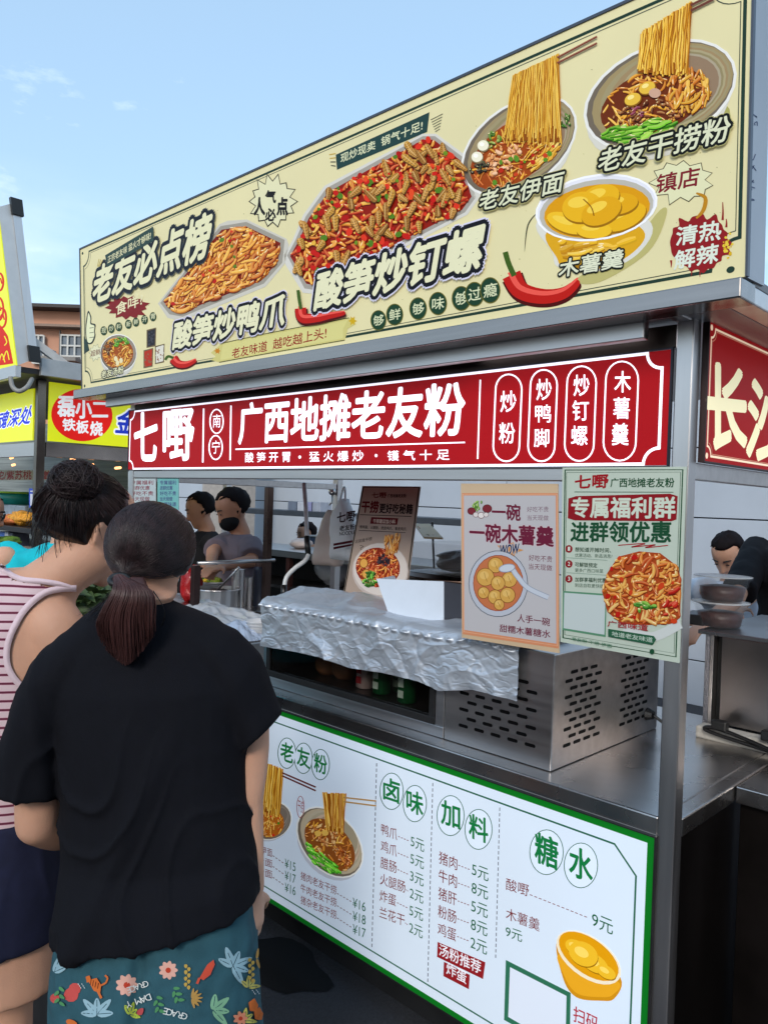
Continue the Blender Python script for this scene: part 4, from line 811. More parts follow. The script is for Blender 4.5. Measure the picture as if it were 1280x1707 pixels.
# red bag, vegetable tray
def lumpy(name, label, cat, c, rx, ry, rz, m, amp=.25, seed=0, group=None, k=26, parent=None):
    mb = MB(); mb.ball(c+V((0, 0, rz)), (rx, 0, 0), (0, ry, 0), (0, 0, rz), k, k//2)
    for i, v in enumerate(mb.v):
        d = v-c-V((0, 0, rz)); n_ = noise.noise(V((d.x/rx*1.6+seed, d.y/ry*1.6, d.z/rz*1.6)))+.5*noise.noise(V((d.x/rx*4+seed, d.y/ry*4, d.z/rz*4)))
        mb.v[i] = c+V((0, 0, rz))+d*(1+amp*n_)
        if mb.v[i].z < c.z: mb.v[i].z = c.z
    o = mb.build(name, m, parent, smooth=True)
    if label: tag(o, label, cat, group)
    return o
redm = pm('red_plastic_film', 'a01418', .3, 0, .25, 9, .004)
p = on(318, 1003, T1z); lumpy('plastic_bag', 'red plastic bag on the steel side table beside the rail post', 'bag', p, .06, .06, .1, redm, .3, 3)
p = on(352, 968, 1.05); t = thing('vegetable_dish', 'shallow dish of green and yellow vegetables behind the stock pot', 'dish', V((p.x, p.y, 1.02)))
bx('stand', STEELD, t, p.x-.12, p.x+.12, p.y-.08, p.y+.08, .957, 1.0195)
MB().lathe(V((p.x, p.y, 1.02)), [(.06, 0), (.1, .025), (.103, .03), (.095, .028), (.06, .012)]).build('bowl', WHITEP, t, smooth=True)
for i, c in enumerate(('2f5a1c', 'c9a41c', '7a8a1c')): lumpy('food', None, None, V((p.x-.045+.045*i, p.y, 1.033)), .036, .05, .02, pm('veg_'+c, c, .6, 0, .4, 60, .004), .4, i, parent=t)
# white hose
wh = thing('hose', 'white hose with black sleeve hanging from the beam left of the takeaway bag', 'hose', D(508, 990, 3.3))
hp = [D(507, 806, 3.45), D(510, 850, 3.4), D(512, 900, 3.36), D(514, 922, 3.34), D(508, 935, 3.32), D(492, 947, 3.3), D(478, 962, 3.28), D(474, 980, 3.27), D(473, 996, 3.26)]
MB().tube(catmull(hp, 6), .0095, 10).build('tube', pm('white_tube', 'c8ccce', .35), wh, smooth=True); MB().tube([D(511.5, 894, 3.36), D(514, 925, 3.34)], .0125, 12).build('sleeve', BLKP, wh, smooth=True); MB().tube([D(473.5, 975, 3.27), D(473, 1000, 3.26)], .013, 12).build('sleeve', BLKP, wh, smooth=True)
# takeaway bags on the hook
def hangbag(name, label, cen, wv, hv, dv, m, seed, group=None):
    mb = MB(); R = []; n = 30
    for j in range(15):
        s = j/14; wd = (.18+.82*min(1, s*1.7)**.8); th = .25+.75*sin(pi*min(1, .15+s*.6)); 
        if s > .93: th *= .75
        ring = []
        for i in range(n):
            a = 2*pi*i/n; cx_, cz_ = cos(a), sin(a); ex = abs(cx_)**.7*(1 if cx_ > 0 else -1); ey = abs(cz_)**.7*(1 if cz_ > 0 else -1)
            p = cen-hv*s+wv*(.5*wd*ex)+dv*(.5*th*ey); q = p*14+V((seed, 0, 0)); p = p+V((noise.noise(q), noise.noise(q+V((9, 0, 0))), noise.noise(q+V((0, 9, 0)))))*.014; ring.append(p)
        R.append(ring)
    mb.loft(R[::-1]); o = mb.build(name, m, smooth=True, origin=cen-hv); tag(o, label, 'bag', group); return o
bagm = pm('bag_film', 'f2f2f2', .38, 0, .05, 8, .003, bscale=30)
cb = D(572, 832, 4.0); xr = V((1, 0, 0))
t = thing('takeaway_bag', 'white takeaway bag printed with maroon lettering hanging from the hook', 'bag', cb-V((0, 0, .3)), 'takeaway bags on the hook')
b1 = hangbag('bag_body', '', cb, V((.19, .02, 0)), V((-.04, 0, .30)), V((.01, .09, 0)), bagm, 1); b1.parent = t; b1.location = b1.location-t.location
for k in ('label', 'category'):
    if k in b1: del b1[k]
MB().tube(catmull([cb+V((-.03, 0, -.03)), D(574, 812, 4.0), cb+V((.02, 0, -.03))], 8), .006, 6).build('handle', bagm, t, smooth=True)
t2b = hangbag('takeaway_bag', 'thin white bag with orange print hanging just left of the maroon lettered bag', D(556, 850, 4.05), V((.16, .05, 0)), V((.03, 0, .29)), V((0, .08, 0)), pm('bag_film_orange', 'd8c4b8', .38, 0, .08, 8, .003), 5, 'takeaway bags on the hook')
bpx = D(575, 890, 3.9)
A = Art(bpx+V((0, -.02, 0)), (.1, -1, .02)); A.text('七嘢', (562, 872), (592, 868), 17, '3a1418', .03); A.text('老友粉', (566, 886), (592, 882), 9, '241416', .03); A.text('NOODLE', (566, 893), (592, 890), 6, '2a2024', .02); A.poly([(556, 906), (590, 900), (590, 904), (556, 910)], '5a1c24'); A.poly([(556, 912), (590, 906), (590, 909), (556, 916)], '5a1c24'); A.build('print', t)
# back counter with blue scale and white bag
bt = thing('back_table', 'dark framed steel work table behind the stall under the takeaway bags', 'table', (-3.6, 3.5, 0))
bz = on(540, 925, 1.15); bty = bz.y
bx('table_top', STEELH, bt, -6.2, -2.7, bty, bty+.5, 1.10, 1.15); bx('lower_shelf', STEELD, bt, -6.15, -2.75, bty+.02, bty+.48, .86, .88); bx('back_panel', DARKIN, bt, -6.15, -2.75, bty+.481, bty+.49, .2, 1.09)
for x in (-6.18, -4.58, -2.76):
    for y in (bty+.01, bty+.45): bx('leg', pm('brown_leg', '4a2c28', .4, .2), bt, x, x+.04, y, y+.04, 0, 1.099)
p = on(531, 908, 1.151); t = thing('kitchen_scale', 'dark blue kitchen scale on the back table left of the hanging bags', 'scale', p)
MB().box(p.x-.13, p.x+.13, p.y-.02, p.y+.18, 1.152, 1.215).build('scale_body', pm('scale_blue', '1e3048', .4), t, bevel=.006); bx('scale_plate', STEEL, t, p.x-.14, p.x+.14, p.y-.03, p.y+.19, 1.2155, 1.228)
p = on(485, 915, 1.151); lumpy('food_bowl', 'white bowl of reddish food on the back table left of the scale', 'bowl', p+V((0, .1, 0)), .09, .09, .04, pm('pale_food', 'b0a098', .5, 0, .2), .2, 8)
p = on(528, 978, .881); lumpy('plastic_bag', 'puffy white plastic bag on the lower shelf behind the silver cloth', 'bag', p+V((.02, .16, 0)), .17, .13, .13, pm('white_film', 'e4e8ee', .35, 0, .06, 7, .004), .22, 4)
# brown lidded container and steel basin right of the beige board
p = D(735, 1035, 2.95); bs = thing('steel_basin', 'big dark steel basin behind the white box', 'basin', V((p.x, p.y, ZC)))
pc = V((p.x+.02, p.y+.12, ZC)); MB().lathe(pc, [(.16, 0), (.2, .05), (.235, .22), (.24, .40), (.252, .405), (.252, .415), (.235, .41), (.225, .3), (.01, .25)], 40).build('basin_body', pm('brown_steel_basin', '5a4a42', .28, 1, .2, 4), bs, smooth=True)
ct = thing('lidded_container', 'clear lidded container of dark stewed food on the steel basin', 'container', pc+V((0, 0, .416)))
MB().box(pc.x-.19, pc.x+.19, pc.y-.14, pc.y+.14, ZC+.4165, ZC+.419).build('tray_base', STEELD, ct); lumpy('food', None, None, pc+V((.02, 0, .42)), .15, .11, .045, pm('dark_food', '241816', .35, 0, .4, 30, .008), .35, 6, parent=ct)
mb = MB(); mb.box(pc.x-.185, pc.x+.185, pc.y-.135, pc.y+.135, ZC+.4195, ZC+.535); mb.build('clear_lid', glassy('clear_plastic', 'b8bcc0', .82, .12), ct, bevel=.012)
# tilted picture menu card behind
q = [D(706, 895, 3.9), D(738, 896, 3.8), D(716, 873, 4.1), D(690, 873, 4.2)]
t = thing('picture_card', 'small tilted picture menu card behind the lidded container', 'card', q[0]); nrm = (q[1]-q[0]).cross(q[3]-q[0]).normalized(); MB().slab(q, nrm, .01).build('panel', pm('card_cream', 'c9b088', .5), t)
A = Art(q[0], nrm); A.h = .0008; pile(A, [(694, 875), (714, 875), (733, 893), (709, 892)], 26, ['c9701c', 'd8a03a', 'a85a1c', '7a8a2c'], 8, 2.4, 91); A.build('dish_picture', t)
MB().tube([q[2]+V((0, .02, .01)), q[2]+V((.0, .05, -.25))], .006).build('stand_leg', BLKP, t)
# rack shelf in front of the wall
ry_ = 4.6; pz = PL(500, 852, (0, ry_, 0), NF).z
rk = thing('rack_shelf', 'grey metal shelf rack against the pale wall behind the stall', 'shelf', (-5, ry_, 0)); bx('shelf_board', pm('shelf_grey', '4c5158', .5, .5), rk, -7.2, -3.4, ry_, ry_+.35, pz-.05, pz)
for x in (-7.1, -5.3, -3.46): bx('leg', pm('shelf_grey', '4c5158'), rk, x, x+.04, ry_+.3, ry_+.34, 0, pz-.051)
for px, c, lab in ((492, '6a7484', 'small grey-blue carton on the rack shelf, leftmost of the cartons'), (508, 'b8bcc4', 'small white carton on the rack shelf, middle of the cartons'), (532, '9aa0ac', 'small grey carton on the rack shelf beside the hanging bags'), (520, '8a8cb0', 'small lilac carton on the rack shelf')):
    q_ = PL(px, 846, (0, ry_+.1, 0), NF); o = MB().box(q_.x-.06, q_.x+.06, ry_+.06, ry_+.2, pz+.001, pz+.085).build('carton', pm('carton_'+c, c, .6), bevel=.003); tag(o, lab, 'carton', 'cartons on the rack shelf')
# pale panel wall behind the row
WYY = 6.2
wallm = pm('wall_panel', 'aeb6c0', .6, 0, .06, 2.5, .002)
wal = thing('panel_wall', 'long pale grey panelled wall behind the whole row of stalls', 'wall', (-4, WYY, 0))
for i, (z0, z1) in enumerate(((0, .35), (.36, .92), (.93, 1.49), (1.50, 2.05), (2.06, 2.6))):
    mb = MB(); x = -14.0
    while x < 7.9: mb.box(x, x+2.392, WYY, WYY+.05, z0, z1); x += 2.4
    mb.build('panel_course', wallm, wal, bevel=.003)
bx('wall_back', pm('wall_gap', '22262c', .8), wal, -14, 8, WYY+.02, WYY+.045, 0, 2.58, bevel=0)
bx('wall_column', pm('beige_column', 'a8a098', .7), None, PL(345, 820, (0, 5.4, 0), NF).x-.1, PL(392, 820, (0, 5.4, 0), NF).x, 5.4, 5.7, 0, 2.5); tag(bpy.data.objects['wall_column'], 'beige square column before the pale panel wall behind the vendors', 'column')
# crumpled clear plastic over the left end of the counter
def film(name, label, c, rx, ry, rz, seed, m, cat='plastic sheet'):
    N = 46; vv = []
    for i in range(N+1):
        for j in range(N+1):
            u, v = i/N*2-1, j/N*2-1; r_ = max(abs(u), abs(v)); q = V((u*1.6+seed, v*1.6, .3)); h = max(0, 1-r_**2.2)*rz*(1+.5*noise.noise(q*1.4))+.018*(1-abs(noise.noise(q*2.4))*2)*(.3+max(0, 1-r_))+.006*noise.noise(q*7)
            vv.append(c+V((u*rx*(1+.12*noise.noise(q)), v*ry*(1+.12*noise.noise(q+V((5, 5, 0)))), max(.003, h))))
    o = mkobj(name, vv, [(i*(N+1)+j, (i+1)*(N+1)+j, (i+1)*(N+1)+j+1, i*(N+1)+j+1) for i in range(N) for j in range(N)], m, smooth=True); tag(o, label, cat); return o
filmm = glassy('milky_film', 'd4d8de', .22, .22)
film('plastic_sheet', 'crumpled milky plastic film on the steel side table behind the black T-shirt', on(345, 1030, T1z), .3, .2, .05, 2, filmm)
film('plastic_sheet', 'bluish crumpled plastic bag lying on the counter tray left of the silver cloth', on(392, 1062, ZC+.087), .14, .1, .05, 6, glassy('blue_film', 'b4c6e0', .2, .22))
p = on(432, 1098, ZC+.001)
for i in range(4):
    pq = V((p.x-.03, p.y+.02, ZC+.087+i*.013)); o = MB().lathe(pq, [(.045, 0), (.062, .03), (.066, .034), (.06, .032), (.043, .004)]).build('foam_bowl', WHITEP, smooth=True); tag(o, ['white foam bowl at the bottom of the stack left of the warmer', 'white foam bowl second from the bottom of the stack left of the warmer', 'white foam bowl second from the top of the stack left of the warmer', 'white foam bowl on top of the stack left of the warmer'][i], 'bowl', 'stacked foam bowls')
# vegetables and red bag seen between the two women
# ------------------------------------------------------------------ neighbouring stall on the left (yellow signs)
LX = PL(63, 700, (0, YF, 0), NF).x
ls = thing('food_stall', 'yellow-signed steel noodle stall at the left, beyond the gap in the row', 'food stall', (LX-1.2, 2.3, 0))
XF = (1, 0, 0)
def onX(px, py, x): return PL(px, py, (x, 0, 0), XF)
bx('post', pm('bronze_steel', '6b625a', .25, 1, .35, 5), ls, LX-.04, LX, YF, YF+.045, 0, 2.14, bevel=.003)
bx('post', STEEL, ls, LX-.04, LX, 2.9, 2.945, 0, 2.14, bevel=.003); bx('post', STEEL, ls, LX-2.4, LX-2.36, YF, YF+.045, 0, 2.14, bevel=.003)
zs0, zs1 = onX(77, 735, LX).z, onX(80.6, 636.5, LX).z
bx('side_fascia', pm('fascia_steel', '9a8f88', .16, 1, .3, 6), ls, LX-.03, LX-.002, YF+.05, 2.89, zs0-.085, zs0-.006)
bx('front_fascia', STEELH, ls, LX-2.35, LX-.045, YF+.005, YF+.03, zs0-.085, zs0-.008)
bx('counter', STEELD, ls, LX-2.3, LX-.05, YF+.05, 2.6, .1, .86); bx('back_panel', pm('back_cladding', '7d827e', .6, 0, .4, 5, .004, stretch=(.2, 1, 9)), ls, LX-4.6, LX-.78, 2.86, 2.885, .9, 2.13)
zr = zs1+.012
bx('roof_panel', pm('dark_roof', '3a3634', .5, .3), ls, LX-2.45, LX+.13, YF-.15, 3.0, zr, zr+.03)
bx('roof_rim', pm('pale_rim', 'a6a8a8', .4, .3, .1), ls, LX+.131, LX+.16, YF-.05, 3.0, zr-.004, zr+.085); bx('roof_rim', STEELH, ls, LX-2.45, LX+.16, YF-.18, YF-.151, zr-.03, zr+.03)
q = [onX(57, 570, LX+.145), onX(116, 613, LX+.145)]; MB().obox((q[0]+q[1])/2, (q[1]-q[0])/2, V((.012, 0, 0)), (q[1]-q[0]).cross(V((1, 0, 0))).normalized()*.02).build('roof_strut', pm('white_strut', 'c0bdb8', .5), ls)
for i, (px, py) in enumerate(((20, 763), (122, 765), (100, 776), (152, 775), (197, 780), (23, 775))):
    p = D(px, py, 4.75+.12*(i % 3)); MB().tube([p-V((.07, -.02, 0)), p+V((.07, -.02, 0))], .008, 8).build('lamp_strip', pm('amber_lamp', 'ffb070', .4, emit=1.6), ls)
MB().tube(catmull([D(18, 628, 3.9), D(22, 645, 3.9), D(33, 652, 3.9), D(46, 645, 3.9), D(54, 632, 4.0)], 8), .012, 8).build('cable_loop', pm('grey_cable', '8a8a86', .5), ls, smooth=True)
yel = pm('yellow_acrylic', 'd9df0c', .35, var=.03, scale=2, emit=.22)
# side sign
sg = thing('yellow_sign', 'yellow lit sign with red ellipse and white characters on the left stall side', 'sign', (LX+.005, 2.2, zs0))
bx('panel', yel, sg, LX+.0005, LX+.01, YF+.055, 2.88, zs0, zs1, bevel=0)
A = Art((LX+.01, YF, zs0), XF, e=.25); A.ell(137, 692, 51, 43.5, 'd8201c', 5, 40); A.build('red_ellipse', sg); A.h = .0012
A.chars('磊小二', [(97, 661, 125, 694), (127, 664, 153, 697), (154, 671, 180, 695)], 'e8e6e6', .035); A.chars('铁板烧', [(105, 698, 126, 718), (128, 701, 148, 722), (151, 703, 171, 726)], 'e8e6e6', .035)
A.text('金牌', (193, 722), (262, 727), 44, '2438b0', .03, .2, out=('e8e8f0', .1), tl=(195, 682)); A.build('lettering', sg)
# front sign
zf0, zf1 = PL(55, 734, (0, YF, 0), NF).z, PL(57, 648, (0, YF, 0), NF).z
sg = thing('yellow_sign', 'yellow lit sign with blue outlined characters on the left stall front', 'sign', (LX-1.2, YF, zf0))
bx('panel', yel, sg, LX-2.35, LX-.045, YF-.006, YF+.002, zf0, zf1, bevel=0)
A = Art((LX, YF-.006, zf0), NF, e=.25); A.text('灵魂深处', (-24, 719), (51, 706), 34, '2a3ec8', .03, .25, out=('e8ecf4', .08), tl=(-20, 692)); A.build('lettering', sg)
# billboard of the left stall
bxX = LX+.17
b0, b1, b2, b3 = onX(30.4, 609, bxX), onX(54, 600, bxX), onX(23, 338, bxX), onX(-2, 345, bxX)
lb = thing('roof_billboard', 'yellow billboard with red drawings on the left stall roof, its grey end towards the gap', 'billboard', b0)
ex = V((-2.5, 0, 0)); MB().hexa([b0+ex, b0, b1, b1+ex, b3+ex, b3, b2, b2+ex]).build('case', pm('case_grey', 'c2c6c8', .45, .2, .06), lb)
fn = (b3-b0).cross(V((-1, 0, 0))).normalized(); fn = fn if fn.y < 0 else -fn
ins = .0
MB().slab([b0+ex+fn*.006, b0+fn*.006, b3+fn*.006, b3+ex+fn*.006], fn, .005).build('printed_panel', yel, lb)
d_ = (b2-b1).normalized(); s_ = V((.006, 0, 0)); MB().slab([b1+s_+V((0, -.012, 0)), b1+s_+V((0, .03, 0)), b2+s_+V((0, .03, 0)), b2+s_+V((0, -.012, 0))], (1, 0, 0), .01).build('edge_trim', STEEL, lb)
for p in (b1+d_*.03, b2-d_*.02): MB().obox(p+V((.008, .01, 0)), V((.012, 0, 0)), V((0, .028, 0)), d_*.04).build('corner_cap', BLKP, lb)
A = Art(b0+fn*.006, fn, e=.2)
for cx_, cy_, r_ in ((0, 470, 9), (4, 530, 10), (-2, 515, 12)): A.strip(epts(cx_, cy_, r_*.7, r_*1.6), 3.4, 'c8281c', True); A.curve([(cx_-4, cy_), (cx_+1, cy_-6), (cx_+4, cy_+3)], 2.4, 'c8281c')
A.poly([(-20, 548), (4, 545), (14, 560), (20, 590), (23, 606), (-20, 612)], 'c8281c')
for pts in ([(6, 600), (12, 585), (16, 600)], [(-2, 606), (4, 590), (9, 604)], [(8, 560), (12, 570), (8, 576)]): A.curve(pts, 1.8, 'e0d830')
A.build('drawing', lb)
# display of the left stall
F_ = 4.75
def fr(px, py, F=F_): return D(px, py, F)
dz = fr(20, 875).z
lr = thing('display_rack', 'dark edged tiered display rack of the yellow-signed stall at the far left', 'rack', V((LX-.6, 1.9, .86)))
bx('shelf_board', pm('dark_board', '1f1a1a', .5), lr, LX-1.6, LX-.06, 1.75, 2.2, dz-.03, dz); bx('shelf_board', pm('pale_board', 'b0a8a0', .5), lr, LX-1.6, LX-.06, 1.75, 2.2, dz-.14, dz-.125)
for x in (LX-1.58, LX-.1): bx('leg', BLKP, lr, x, x+.03, 2.165, 2.195, .861, dz-.141)
p = fr(27, 866); MB().tube([V((p.x, p.y+.25, dz)), V((p.x, p.y+.25, 1.68))], .011, 10).build('upright', BLKP, lr)
def at_z(px, py, z): return on(px, py, z)
p = PL(38, 868, (0, 1.85, 0), NF); lumpy('noodle_heap', 'heap of yellow noodles on the dark display shelf beside the teal shirt', 'noodles', V((p.x+.02, p.y, dz+.001)), .13, .08, .045, pm('noodle_yellow', 'd8962a', .6, 0, .35, 60, .012), .4, 2)
p = PL(17, 870, (0, 1.82, 0), NF); lumpy('food_heap', 'flat heap of orange food on the dark display shelf at the photo edge', 'food', V((p.x, p.y, dz+.001)), .14, .06, .03, pm('orange_food', 'c8703a', .6, 0, .35, 50, .01), .4, 4)
p = PL(28, 858, (0, 2.3, 0), NF); wbx = MB().box(p.x-.28, p.x+.16, 2.3, 2.5, dz-.1, PL(28, 842, (0, 2.3, 0), NF).z).build('storage_box', pm('translucent_box', 'b0bccb', .3), bevel=.01); tag(wbx, 'pale translucent storage box under the teal basin of the left stall', 'box')
pz_ = PL(28, 842, (0, 2.3, 0), NF).z+.001; pc = V((PL(30, 842, (0, 2.4, 0), NF).x, 2.4, pz_))
t = thing('basin', 'teal plastic basin with lime green rim on the pale storage box', 'basin', pc); MB().lathe(pc, [(.12, 0), (.15, .085), (.145, .085), (.11, .01)]).build('basin_body', pm('teal_plastic', '168a86', .4), t, smooth=True); MB().lathe(pc, [(.15, .0855), (.165, .086), (.165, .1), (.148, .1)]).build('rim', pm('lime_plastic', '9ac83a', .4), t, smooth=True)
for x0, x1, c, lab in ((0, 8, '2c5aa8', 'small blue carton on the lower board of the left display rack'), (8, 14, 'b8c0cc', 'small white carton on the lower board of the left display rack'), (16, 22, '3a4050', 'small dark carton on the lower board of the left display rack')):
    qa = PL(x0, 895, (0, 1.8, 0), NF); qb = PL(x1, 880, (0, 1.8, 0), NF); o = MB().box(qa.x, qb.x, 1.8, 1.9, dz-.124, dz-.045).build('carton', pm('ct_'+c, c, .5), bevel=.003); tag(o, lab, 'carton', 'cartons on the left display rack')
p = D(5, 926, 4.1); t = thing('food_basket', 'red basket of green vegetables at the left photo edge', 'basket', V((p.x, p.y, p.z-.02)))
MB().lathe(V((p.x, p.y, p.z-.02)), [(.08, 0), (.1, .07), (.095, .07), (.07, .01)]).build('basket_body', pm('red_basket', 'b02418', .5), t, smooth=True); lumpy('food', None, None, V((p.x, p.y, p.z+.042)), .085, .085, .03, pm('veg_mix', '6a8a2c', .6, 0, .5, 60, .006), .4, 3, parent=t)
bx('stand', STEELD, t, p.x-.1, p.x+.1, p.y-.1, p.y+.1, 0, p.z-.021)
q = [D(49, 846, 4.35), D(60, 846, 4.32), D(61, 815, 4.32), D(49, 814, 4.35)]; t = thing('blue_card', 'small blue payment card with white field hanging by the bronze post', 'card', q[0]); nr = (q[1]-q[0]).cross(q[3]-q[0]).normalized(); MB().slab(q, nr, .004).build('panel', pm('blue_card', '2c48b0', .4), t); A = Art(q[0], nr); A.poly([(51, 843), (57, 843), (58, 824), (51, 823)], 'c8ccd8'); A.poly([(51, 820), (58, 820), (58, 818), (51, 818)], 'c8ccd8'); A.build('white_field', t)
MB().tube([q[2], q[2]+V((-.05, .05, .25))], .002, 6).build('string', BLKP, t)
q = [PL(-40, 801, (0, 2.25, 0), NF), PL(150, 800, (0, 2.25, 0), NF), PL(150, 784, (0, 2.25, 0), NF), PL(-40, 784, (0, 2.25, 0), NF)]
t = thing('banner', 'white banner strip with red characters hung under the left stall roof', 'banner', q[0]); MB().slab(q, V(NF), .003).build('panel', pm('banner_white', 'c8c0b8', .6), t); A = Art((0, 2.25, 0), NF); A.text('坨/紫苏桃', (-5, 799.5), (53, 799), 14, 'b02420', .03); A.text('姜茶', (72, 799), (100, 799), 14, 'b02420', .03); A.build('lettering', t)
# ------------------------------------------------------------------ terracotta building far left
BF = 24.0
def bw(px, py, d=0): return D(px, py, BF)+fh*d
bd = thing('terracotta_building', 'terracotta building with barred windows beyond the left stalls', 'building', PZ(150, 0, BF))
def panel(name, x0, x1, y0, y1, d, th, m, parent, bevel=0):
    a = bw((x0+x1)/2, (y0+y1)/2, d); hw = (x1-x0)/2/FOC*BF; hh = (y1-y0)/2/FOC*BF; return MB().obox(a+fh*th/2, rh*hw, fh*(th/2), ZU*hh).build(name, m, parent, bevel=bevel)
ter = pm('terracotta_wall', 'b98a72', .85, 0, .14, .6, .01); trd = pm('terracotta_dark', '8a5640', .85, 0, .2, 1)
a = bw(170, 700); hw = 150/FOC*BF; hz_ = bw(150, 520).z
MB().obox(V((a.x, a.y, hz_/2))+fh*3, rh*hw, fh*2.9, ZU*(hz_/2)).build('wall', ter, bd)
MB().obox(V((a.x, a.y, hz_+.06))+fh*2.9, rh*(hw+.2), fh*3.3, ZU*.05).build('roof', pm('dark_roof_edge', '3c3634', .7), bd)
panel('parapet', 62, 330, 509, 519, 1.5, .3, trd, bd); panel('ledge', 40, 330, 547, 551, -.35, .4, pm('concrete_ledge', '8a7466', .85), bd)
fr_m = pm('white_frame', 'b8b8b4', .5); gl = pm('window_glass', '5a6672', .12, 0, .4, 1.5)
for (x0, x1, y0, y1, nx, ny) in ((103, 150, 560, 612, 4, 3), (57, 75, 560, 606, 2, 2), (165, 210, 560, 612, 4, 3)):
    wn = panel('window', x0, x1, y0, y1, -.02, .05, gl, bd); mb = MB()
    for i in range(nx+1):
        c_ = bw(x0+(x1-x0)*i/nx, (y0+y1)/2, -.06); mb.obox(c_, rh*.025, fh*.03, ZU*((y1-y0)/2/FOC*BF))
    for j in range(ny+1):
        c_ = bw((x0+x1)/2, y0+(y1-y0)*j/ny, -.062); mb.obox(c_, rh*((x1-x0)/2/FOC*BF), fh*.03, ZU*.025)
    mb.build('window_bars', fr_m, wn)
panel('air_conditioner', 84, 96, 586, 596, -.4, .35, pm('ac_white', 'b4b8ba', .5), bd, .02); panel('drain_pipe', 100.6, 102, 551, 640, -.1, .08, pm('pipe_grey', '6a6460', .6), bd)
panel('rain_hood', 96, 152, 606, 612, -1.2, 1.15, pm('hood', '7a7672', .7), bd)

# ------------------------------------------------------------------ neighbour counter and fridge on the right
cc = on(1225, 1309, ZC)
nb = thing('neighbour_counter', 'dark steel counter of the next stall right of the post', 'counter', (.4, cc.y+.4, 0))
bx('counter_top', STEELW, nb, XR+.003, 1.6, cc.y, cc.y+1.3, ZC-.045, ZC-.002, bevel=.003); bx('front_panel', pm('dark_front', '37312f', .38, .9, .3, 5), nb, XR+.004, 1.58, cc.y+.03, cc.y+.05, 0, ZC-.046)
f0 = on(1160, 1219, ZC-.002); fy = f0.y; ft = PL(1148, 1051, (0, fy, 0), NF).z
fx1 = PL(1184, 1215, (0, fy, 0), NF).x; fx2 = PL(1199, 1215, (0, fy, 0), NF).x
fg = thing('steel_fridge', 'steel fridge box with embossed side standing on the next stall counter', 'fridge', (-.1, fy+.3, ZC))
bx('embossed_panel', pm('embossed_steel', '8a8a90', .38, 1, .12, 40, .004, bscale=220), fg, XR-.25, fx1-.012, fy, fy+.5, ZC+.012, ft-.004); bx('door_edge', STEEL, fg, fx1-.0115, fx1, fy-.002, fy+.5, ZC+.012, ft-.004)
bx('steel_panel', pm('smooth_steel', '8a8482', .3, 1, .25, 3), fg, fx2, .9, fy-.01, fy+.5, ZC+.04, ft-.004); bx('recess', BLKP, fg, fx1+.0005, fx2-.0005, fy+.03, fy+.5, ZC+.01, ft-.005)
bx('top_panel', pm('fridge_top', '8c8f94', .3, .9, .12, 4), fg, XR-.27, .92, fy-.012, fy+.55, ft-.0035, ft+.01, bevel=.003); bx('top_rim', STEELH, fg, XR+.1, .92, fy+.53, fy+.55, ft+.0105, ft+.04)
fb = bx('foam_block', pm('foam_white', 'b0aca4', .8, 0, .15, 40, .006), None, fx1-.02, .9, fy-.07, fy-.012, ZC-.001, ZC+.036, bevel=.006); tag(fb, 'long white foam block lying before the steel fridge on the next counter', 'block')
t = thing('cable', 'black cable with clips crossing the foam block on the right', 'cable', V((fx2, fy-.09, ZC)))
MB().tube(catmull([V((XR+.06, fy-.1, ZC+.01)), V((fx1+.03, fy-.085, ZC+.03)), V((fx2+.02, fy-.085, ZC+.045)), V((fx2+.14, fy-.1, ZC+.03)), V((fx2+.3, fy-.16, ZC+.012)), V((fx2+.6, fy-.3, ZC+.006))], 8), .006, 8).build('cord', BLKP, t, smooth=True)
for k in (.03, .17): MB().obox(V((fx2+k, fy-.08, ZC+.055)), (.022, 0, 0), (0, .014, 0), (0, 0, .014)).build('clip', BLKP, t, bevel=.004)
tubm = glassy('tub_plastic', 'b4b8bc', .93, .2); soy = pm('brown_food', '3a1a12', .4, 0, .4, 30, .006)
tp_ = on(1199, 1044, ft+.011); z0 = ft+.0105
for i, lab in ((0, 'lower clear tub of dark brown food on the steel fridge, under another tub'), (1, 'upper clear tub of dark brown food stacked on the fridge')):
    c = V((tp_.x+.004*i, tp_.y, z0+i*.083)); t = thing('food_tub', lab, 'tub', c, 'clear tubs on the fridge')
    MB().lathe(c, [(.062, 0), (.064, .003), (.08, .07), (.088, .072), (.088, .078), (.077, .078), (.062, .006)], 32).build('tub_body', tubm, t, smooth=True); MB().lathe(c+V((0, 0, .004)), [(.0605, 0), (.0695, .042), (.03, .048)], 26).build('food', soy, t, smooth=True); MB().lathe(c, [(.0885, .0785), (.0885, .081), (.06, .0815)], 32).build('lid', glassy('tub_lid', 'ccd0d2', .45, .2), t, smooth=True)
p = on(1151, 1040, ft+.011); o = MB().box(p.x-.04, p.x+.05, p.y-.02, p.y+.1, ft+.0112, ft+.045).build('black_tray', BLKP, bevel=.006); tag(o, 'small black tray on the fridge beside the food tubs', 'tray')
